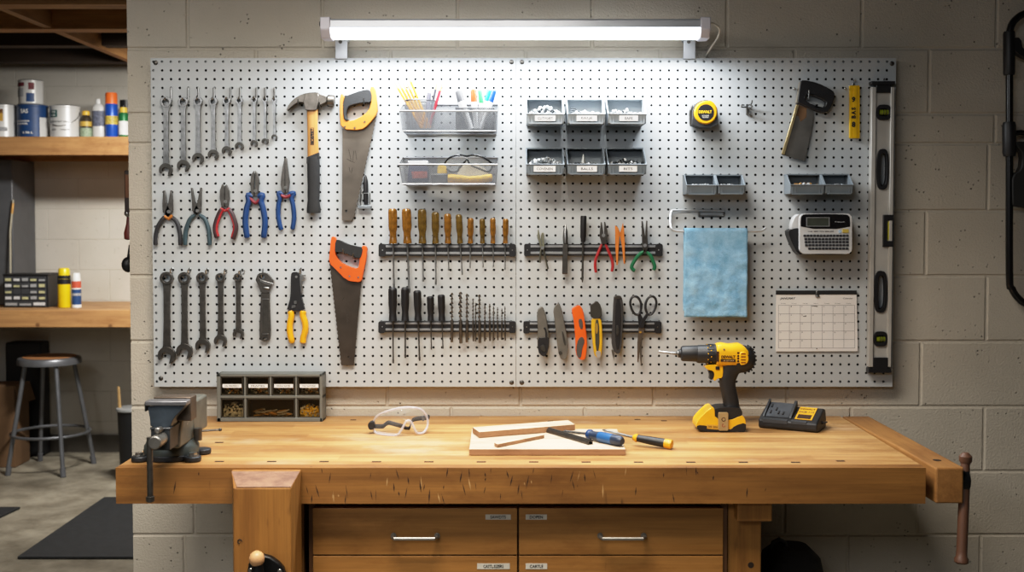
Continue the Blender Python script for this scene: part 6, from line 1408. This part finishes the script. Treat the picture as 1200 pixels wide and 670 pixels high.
mb = MB().ctext('NICE', base, r * 1.008, 2.4 * k, 6 * k, -25, h * .8); mb.ctext('DOAA', base, r * 1.008, 2.4 * k, 6 * k, -25, h * .7); mb.ctext('INTERIOR FLAT WALL', base, r * 1.006, 1.6 * k, 24 * k, -4, h * .5, 1); mb.ctext('WHITE', base, r * 1.006, 1.8 * k, 7 * k, -26, h * .25, 1); mb.ctext('1 GALLON', base, r * 1.006, 1.6 * k, 10 * k, 20, h * .25, 1)
part('printed_label', mb, [LWH, M('grey lettering', '6a6c70', .7)], t)
def bottle(name, label, cx, w, y, zb, prof, cat='bottle', group='bottles on the upper shelf', sq=None):
    """prof: list of (part name, material, [(height px, radius px)...])"""
    c = W(cx, 120, y); base = V((c.x, y, zb + .0008)); k = S(y)
    t = thing(name, label, cat, base, group)
    for nm, m, P in prof:
        h0, h1 = P[0][0], P[-1][0]
        part(nm, MB().lathe(base + V((0, 0, h0 * k)), base + V((0, 0, h1 * k)), [((h - h0) / (h1 - h0), r_ * k) for h, r_ in P], 22, 0, sq), m, t)
    return t
AMBB = M('amber bottle label', 'c2a04a', .5, 0, .15, 40); GRL = M('green tin', '1c6a3a', .4, .2, .15, 30); BLS = M('spray blue', '1d4fb0', .35, .2, .12, 20); ORC = M('orange cap', 'e06a28', .45)
bottle('glue_bottle', 'small dark bottle with a yellow cap and green label on the upper shelf', 100.5, 14, yc_, zs1, [('body', M('brown bottle', '3a3226', .35, 0, .2, 30), [(0, 6.2), (.5, 6.6), (22, 6.6), (25, 5), (27, 4)]), ('lower_label', M('sage label', '8fa088', .6, 0, .3, 90), [(1.5, 6.75), (12, 6.75)]), ('upper_label', AMBB, [(14, 6.75), (19.5, 6.75)]), ('cap', M('yellow cap', 'd9ae3c', .45), [(27, 4.4), (31, 4.4), (32, 3.6)])])
bottle('spray_bottle', 'plain white bottle with a small nozzle cap beside the orange capped spray can', 115, 15, yc_, zs1, [('body', CW, [(0, 6.6), (.8, 7), (36, 7), (39, 5), (40.5, 3)]), ('nozzle', WHT, [(40.5, 2.6), (45, 2.6), (46, 1.8)]), ('side_label', M('dark printed label', '5a5f70', .6, 0, .5, 120), [(14, 7.05), (32, 7.05)])], sq=.6)
bottle('spray_can', 'tall blue spray can with an orange cap on the upper shelf', 130.5, 15, yc_, zs1, [('body', BLS, [(0, 6.6), (1, 7.2), (39, 7.2), (41, 6.4)]), ('print_band', M('pale gold print', 'b9a24a', .5, 0, .5, 120), [(16, 7.25), (26, 7.25)]), ('cap', ORC, [(40, 6.9), (51, 6.7), (53, 6)])], 'spray can')
bottle('oil_tin', 'green tin with a yellow collar at the end of the upper shelf', 144.5, 12, yc_, zs1, [('body', GRL, [(0, 5.4), (.6, 5.7), (27, 5.7), (30, 4.6)]), ('label_panel', LWH, [(4, 5.75), (20, 5.75)]), ('collar', M('yellow collar', 'c9a83a', .5), [(30, 4.6), (36, 4.4)]), ('cap', BLK, [(36, 2.6), (38, 2.4)])], 'tin')
bottle('paint_jar', 'dark jar with a black lid behind the green tin', 148, 16, yc_ + .18, zs1, [('body', M('dark grey jar', '55565a', .4), [(0, 7), (36, 7)]), ('lid', BLK, [(36, 7.3), (47, 7.3)])], 'jar')

# lower counter
ycb = 6.5
def cz(py): return W(40, py, ycb).z
t = thing('parts_cabinet', 'black small parts cabinet with rows of pale labelled drawers on the lower counter', 'organizer', W(32, 355, ycb))
a, b_ = W(4, 355, ycb).x, W(56.5, 355, ycb).x; z0_, z1_ = zb1 + .0008, zb1 + 38.5 * S(ycb)
part('carcass', MB().box(a, b_, ycb + .004, ycb + .16, z0_, z1_).box(a - .003, b_ + .003, ycb, ycb + .16, z1_ - .006, z1_ + .004), M('black cabinet plastic', '141416', .5), t, bevel=.002)
rnd = random.Random(5)
for r in range(5):
    zt_ = z1_ - .010 - r * (z1_ - z0_ - .012) / 5; zd_ = zt_ - (z1_ - z0_ - .012) / 5 + .004
    for c in range(5 if r < 4 else 3):
        n = 5 if r < 4 else 3; x0_ = a + .008 + c * (b_ - a - .016) / n; x1_ = x0_ + (b_ - a - .016) / n - .004
        d = part('drawer', MB().box(x0_, x1_, ycb - .002, ycb + .006, zd_, zt_), M('drawer grey front', '3c3e42', .4, 0, .15, 30), t, bevel=.001)
        if rnd.random() < .8: part('drawer_label', MB().box(x0_ + .005, x1_ - .005, ycb - .0035, ycb - .001, zd_ + .006, zd_ + (zt_ - zd_) * rnd.uniform(.5, .75)), M('drawer label %d' % rnd.randrange(3), rnd.choice(['c9cacc', '9a9c9e', 'b9b78c']), .6, 0, .3, 200), d)
t = thing('storage_box', 'small dark box behind the parts cabinet with an arm reaching over the counter', 'box', W(60, 350, ycb + .05))
a2, b2 = W(55.8, 355, ycb + .2).x, W(65, 355, ycb + .2).x
part('box_body', MB().box(a2 + .012, b2 + .03, ycb + .18, ycb + .3, z0_, z0_ + .075), M('dark grey box', '2c2c30', .5), t, bevel=.003)
part('box_arm', MB().box(a2 - .04, b2 + .02, ycb + .19, ycb + .21, z1_ - .004, z1_ + .004).box(b2 + .0, b2 + .012, ycb + .19, ycb + .21, z0_ + .07, z1_), BLK, t)
YS = M('spray yellow', 'e3c412', .35, .1, .06, 20)
bottle('spray_can', 'bright yellow spray can with a black band on the lower counter', 72.3, 14, ycb, zb1, [('body', YS, [(0, 7), (.8, 7.4), (33, 7.4), (34, 7.2)]), ('black_band', BLK, [(33.5, 7.25), (37.8, 7.25)]), ('cap', YS, [(37.8, 6.6), (44.5, 6.4), (46.2, 5.2)]), ('swoosh', BLK, [(27.5, 7.5), (33.6, 7.45)])], 'spray can', 'cans on the lower counter')
bottle('sealant_can', 'slim white red and blue can beside the yellow spray can', 86.5, 11, ycb, zb1, [('body', LBL_, [(0, 5.4), (22, 5.4)]), ('base_ring', LWH, [(0, 5.5), (3.5, 5.5)]), ('print_band', LGY, [(14, 5.45), (17, 5.45)]), ('red_band', M('label red', 'b9503a', .5), [(23, 5.45), (31, 5.4)]), ('white_band', LWH, [(21.5, 5.42), (23.2, 5.42)]), ('cap', WHT, [(31, 5), (39, 4.4), (40.5, 3.4)])], 'can', 'cans on the lower counter')
t = thing('metal_locker', 'dark grey metal locker standing on the lower counter at the left edge', 'locker', W(-8, 355, 6.75))
a, b_ = W(-60, 300, 6.7).x, W(17.5, 300, 6.7).x
part('body', MB().box(a, b_, 6.68, YR - .004, zb1 + .0008, W(0, 187, 6.7).z), M('locker grey', '5c5e62', .45, .3, .1, 10), t, bevel=.006)
t = thing('metal_rod', 'thin pale metal rod leaning against the grey locker', 'rod', W(8, 318, 6.6))
part('rod_shaft', MB().tube([V((W(6, 340, 6.55).x, 6.62, zb1 + .002)), W(12, 270, 6.66), W(15.5, 234, 6.668)], .006, 8), M('pale rod', 'b0aa98', .4, .5), t)
part('brass_ferrule', MB().cyl(W(14, 250, 6.664), W(15.3, 238, 6.667), .0075, 10), BRS, t)

# stool
fx = [G(9, 557, 0), G(74, 559, 0), G(110, 543, 0), G(47, 540, 0)]
cen = sum(fx, V()) / 4; cen.z = 0
t = thing('stool', 'round grey metal stool with a wood inset seat under the lower counter', 'stool', cen)
ys = cen.y; zst = W(58, 420, ys).z; xs_ = W(58, 420, ys).x; R = 35.5 * S(ys)
SG = M('stool grey enamel', '6a6c70', .38, .5, .12, 20)
sc_ = V((xs_, ys, zst))
part('seat', MB().lathe(sc_ + V((0, 0, -.03)), sc_ + V((0, 0, .012)), [(0, R * .93), (.05, R), (.7, R), (.9, R * .97), (1, R * .88)], 40), SG, t)
part('seat_inset', MB().cyl(sc_ + V((0, 0, .010)), sc_ + V((0, 0, .0145)), R * .84, 40), M('hardboard seat', '9a6c44', .5, 0, .1, 20), t)
tops = []
for i, f in enumerate(fx):
    d = V((f.x - cen.x, f.y - cen.y, 0)); top = V((xs_, ys, zst - .02)) + d * .56; tops.append((top, f))
    part('leg', MB().tube([top, top + (f - top) * .06 + V((0, 0, -.0)), f + V((0, 0, .02))], .0125, 12), SG, t)
    part('foot_tip', MB().cyl(f + V((0, 0, .0008)), f + (top - f).normalized() * .05, .0155, 14), M('grey rubber tip', '55565a', .7), t)
fr_ = .28
P = [(f + (top - f) * (fr_ * .62 / (zst / .62) + .14)) for top, f in tops]
zr_ = W(58, 506, ys).z
rp = [f + (top - f) * ((zr_ - f.z) / (top.z - f.z)) for top, f in tops]
rc = sum(rp, V()) / 4; rr2 = sum((p - rc).length for p in rp) / 4
part('foot_ring', MB().tube([rc + V((rr2 * math.cos(2 * PI * i / 40), rr2 * math.sin(2 * PI * i / 40), 0)) for i in range(40)], .0085, 10, closed=True), SG, t)

# mats
MATM = M('black ribbed rubber', '1e2022', .75, 0, .25, 30, .6)
def matt(name, label, P, group='rubber floor mats'):
    c = [G(*p, .012) for p in P]; m = MB().prism([[V((p.x, p.y, .0008)) for p in c]], (0, 0, .012)); o = part(name, m, MATM, bevel=.004, smooth=False)
    return tag(o, label, 'mat', group)
c1, c2 = G(20, 652, .012), G(122, 582, .012)
matt('floor_mat', 'large black rubber floor mat half hidden behind the bench end', [(20, 652), (300, 652), (300, 582), (122, 582)])
matt('floor_mat', 'black rubber floor mat corner at the left edge of the photo', [(-40, 612), (-16, 612), (24, 593.5), (-40, 593.5)])

# bin, boxes under the counter
yb3 = 6.2
c = W(156, 478, yb3); zt_ = c.z; rb_ = 18 * S(yb3)
t = thing('trash_bin', 'black waste bin with a pale liner rim behind the block wall end', 'bin', V((c.x, yb3, 0)))
part('bin_body', MB().lathe(V((c.x, yb3, .001)), V((c.x, yb3, zt_)), [(0, rb_ * .8), (.02, rb_ * .82), (1, rb_)], 28), M('black bin plastic', '121315', .5), t)
part('rim', MB().lathe(V((c.x, yb3, zt_ - .014)), V((c.x, yb3, zt_ + .006)), [(0, rb_ * 1.0), (.3, rb_ * 1.08), (.8, rb_ * 1.06), (1, rb_ * .98)], 28), M('grey bin rim', '8a8c8c', .4, .2), t)
t = thing('wood_offcut', 'pale wooden stick poking out of the waste bin', 'stick', V((W(142, 478, yb3).x, yb3, zt_)))
part('stick_body', MB().tube([V((W(142, 478, yb3).x, yb3 - .01, zt_ - .1)), W(139, 453, yb3 - .02)], [.013, .007], 6), M('raw stick wood', 'a98a5c', .6, 0, .15, 30), t)
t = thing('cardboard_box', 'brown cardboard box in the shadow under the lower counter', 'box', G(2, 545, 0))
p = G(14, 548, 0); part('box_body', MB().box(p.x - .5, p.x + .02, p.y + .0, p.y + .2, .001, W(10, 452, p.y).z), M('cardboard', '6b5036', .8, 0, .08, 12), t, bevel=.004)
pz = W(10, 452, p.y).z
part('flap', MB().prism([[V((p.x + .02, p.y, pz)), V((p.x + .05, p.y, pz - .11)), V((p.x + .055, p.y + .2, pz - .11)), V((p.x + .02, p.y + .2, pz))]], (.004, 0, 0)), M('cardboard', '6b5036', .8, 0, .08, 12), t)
t = thing('shade_filler', 'black crate standing in for deep shade under the lower counter behind the stool', 'filler', V((W(34, 500, 6.7).x, 6.75, 0)))  # black block enlarged to paint the deep shade under the counter
part('filler_body', MB().box(W(8, 500, 6.85).x, W(50, 500, 6.85).x, 6.84, YR - .03, .001, W(30, 402, 6.8).z), M('black crate', '0e0e10', .7), t, bevel=.01)
# things hanging on the wall end
def wend(py, y): return W(152, py, y).z
yh_ = 3.46
def xh(px): return W(px, 260, 3.42).x
t = thing('hand_plane', 'dark wooden tool with a brown face hanging on the free end of the block wall', 'tool', V((XE - .02, yh_, wend(225, yh_))))
part('tool_body', MB().box(xh(145.8), XE - .001, yh_ - .04, yh_ + .04, wend(252, yh_), wend(200, yh_)), M('dark brown tool', '2c1e18', .6), t, bevel=.004); part('wood_face', MB().box(xh(147.5), XE - .004, yh_ - .042, yh_ - .036, wend(232, yh_), wend(205, yh_)), M('brown face', '6e4426', .6), t)
part('metal_tip', MB().ball(V((xh(148.5), yh_ - .03, wend(250, yh_))), .011, 12), STEEL, t)
t = thing('hand_scraper', 'red handled tool hanging below the brown wooden tool on the wall end', 'tool', V((XE - .01, yh_, wend(265, yh_))))
xx = W(151, 265, yh_).x
part('handle', MB().lathe(V((xx, yh_, wend(254, yh_))), V((xx, yh_, wend(281, yh_))), [(0, .006), (.3, .008), (.7, .015), (.95, .014), (1, .008)], 16), M('dark red handle', '6c2a22', .45), t); part('hanger', MB().cyl(V((xx, yh_, wend(257, yh_))), V((XE - .001, yh_, wend(257, yh_))), .003), DARKST, t)
t = thing('hanging_tool', 'black round knobbed tool lowest on the free end of the block wall', 'tool', V((XE - .01, yh_, wend(309, yh_))))
xx = W(150, 310, yh_).x
part('knob', MB().ball(V((xx, yh_, wend(310, yh_))), (.019, .022, .024), 18), BLK, t); part('stem', MB().tube([V((xx, yh_, wend(308, yh_))), V((xx + .008, yh_, wend(288, yh_))), V((XE - .001, yh_, wend(286, yh_)))], .006, 8), BLK, t)
# ================================================================ LIGHT
def area(name, loc, size, power, col, rot=(0, 0, 0), spread=180):
    l = bpy.data.lights.new(name, 'AREA'); l.energy = power; l.color = col; l.spread = math.radians(spread)
    l.shape = 'RECTANGLE'; l.size, l.size_y = size
    o = bpy.data.objects.new(name, l); COL.objects.link(o); o.location = loc; o.rotation_euler = rot; return o
area('tube_light', ((x0 + x1) / 2, yl - .012, zb - .008), (1.08, .05), 21, (.93, .97, 1), (math.radians(-15), 0, 0))
area('ceiling_light', (-.35, 2.0, 2.56), (1.2, .5), 45, (1, .91, .79), (math.radians(6), 0, 0), 130)
area('front_fill', (-1.0, -.6, 2.45), (1.4, .7), 14, (.97, .98, 1), (math.radians(64), 0, math.radians(-8)), 120)  # fill lamp added behind the camera to brighten the front faces
area('room_light', (-1.9, 1.3, 2.5), (.5, .5), 15, (1, .96, .9), (math.radians(18), math.radians(-2), 0))
area('alcove_light', (-1.45, 5.2, 2.22), (.5, .12), 54, (1, .96, .9), (math.radians(34), 0, math.radians(14)), 142)
w = bpy.data.worlds.new('world'); sc.world = w; w.use_nodes = True
bg = w.node_tree.nodes['Background']; bg.inputs[0].default_value = (1, .95, .9, 1); bg.inputs[1].default_value = .03
sc.view_settings.view_transform = 'Standard'; sc.view_settings.look = 'None'; sc.view_settings.exposure = 0; sc.view_settings.gamma = 1
sc.view_settings.use_curve_mapping = True          # soft highlight shoulder, as a camera gives
cm = sc.view_settings.curve_mapping; cm.white_level = (2.2, 2.2, 2.2); cm.use_clip = False
cc_ = cm.curves[3]
for x_, y_ in ((.04, .082), (.15, .33), (.27, .58), (.42, .79), (.65, .93)): cc_.points.new(x_, y_)
cm.update()
sc.cycles.use_denoising = True
try:
    sc.cycles.denoiser = 'OPENIMAGEDENOISE'
except Exception: pass
sc.cycles.max_bounces = 8; sc.cycles.transparent_max_bounces = 16; sc.cycles.caustics_reflective = False; sc.cycles.caustics_refractive = False
sc.cycles.sample_clamp_indirect = 6
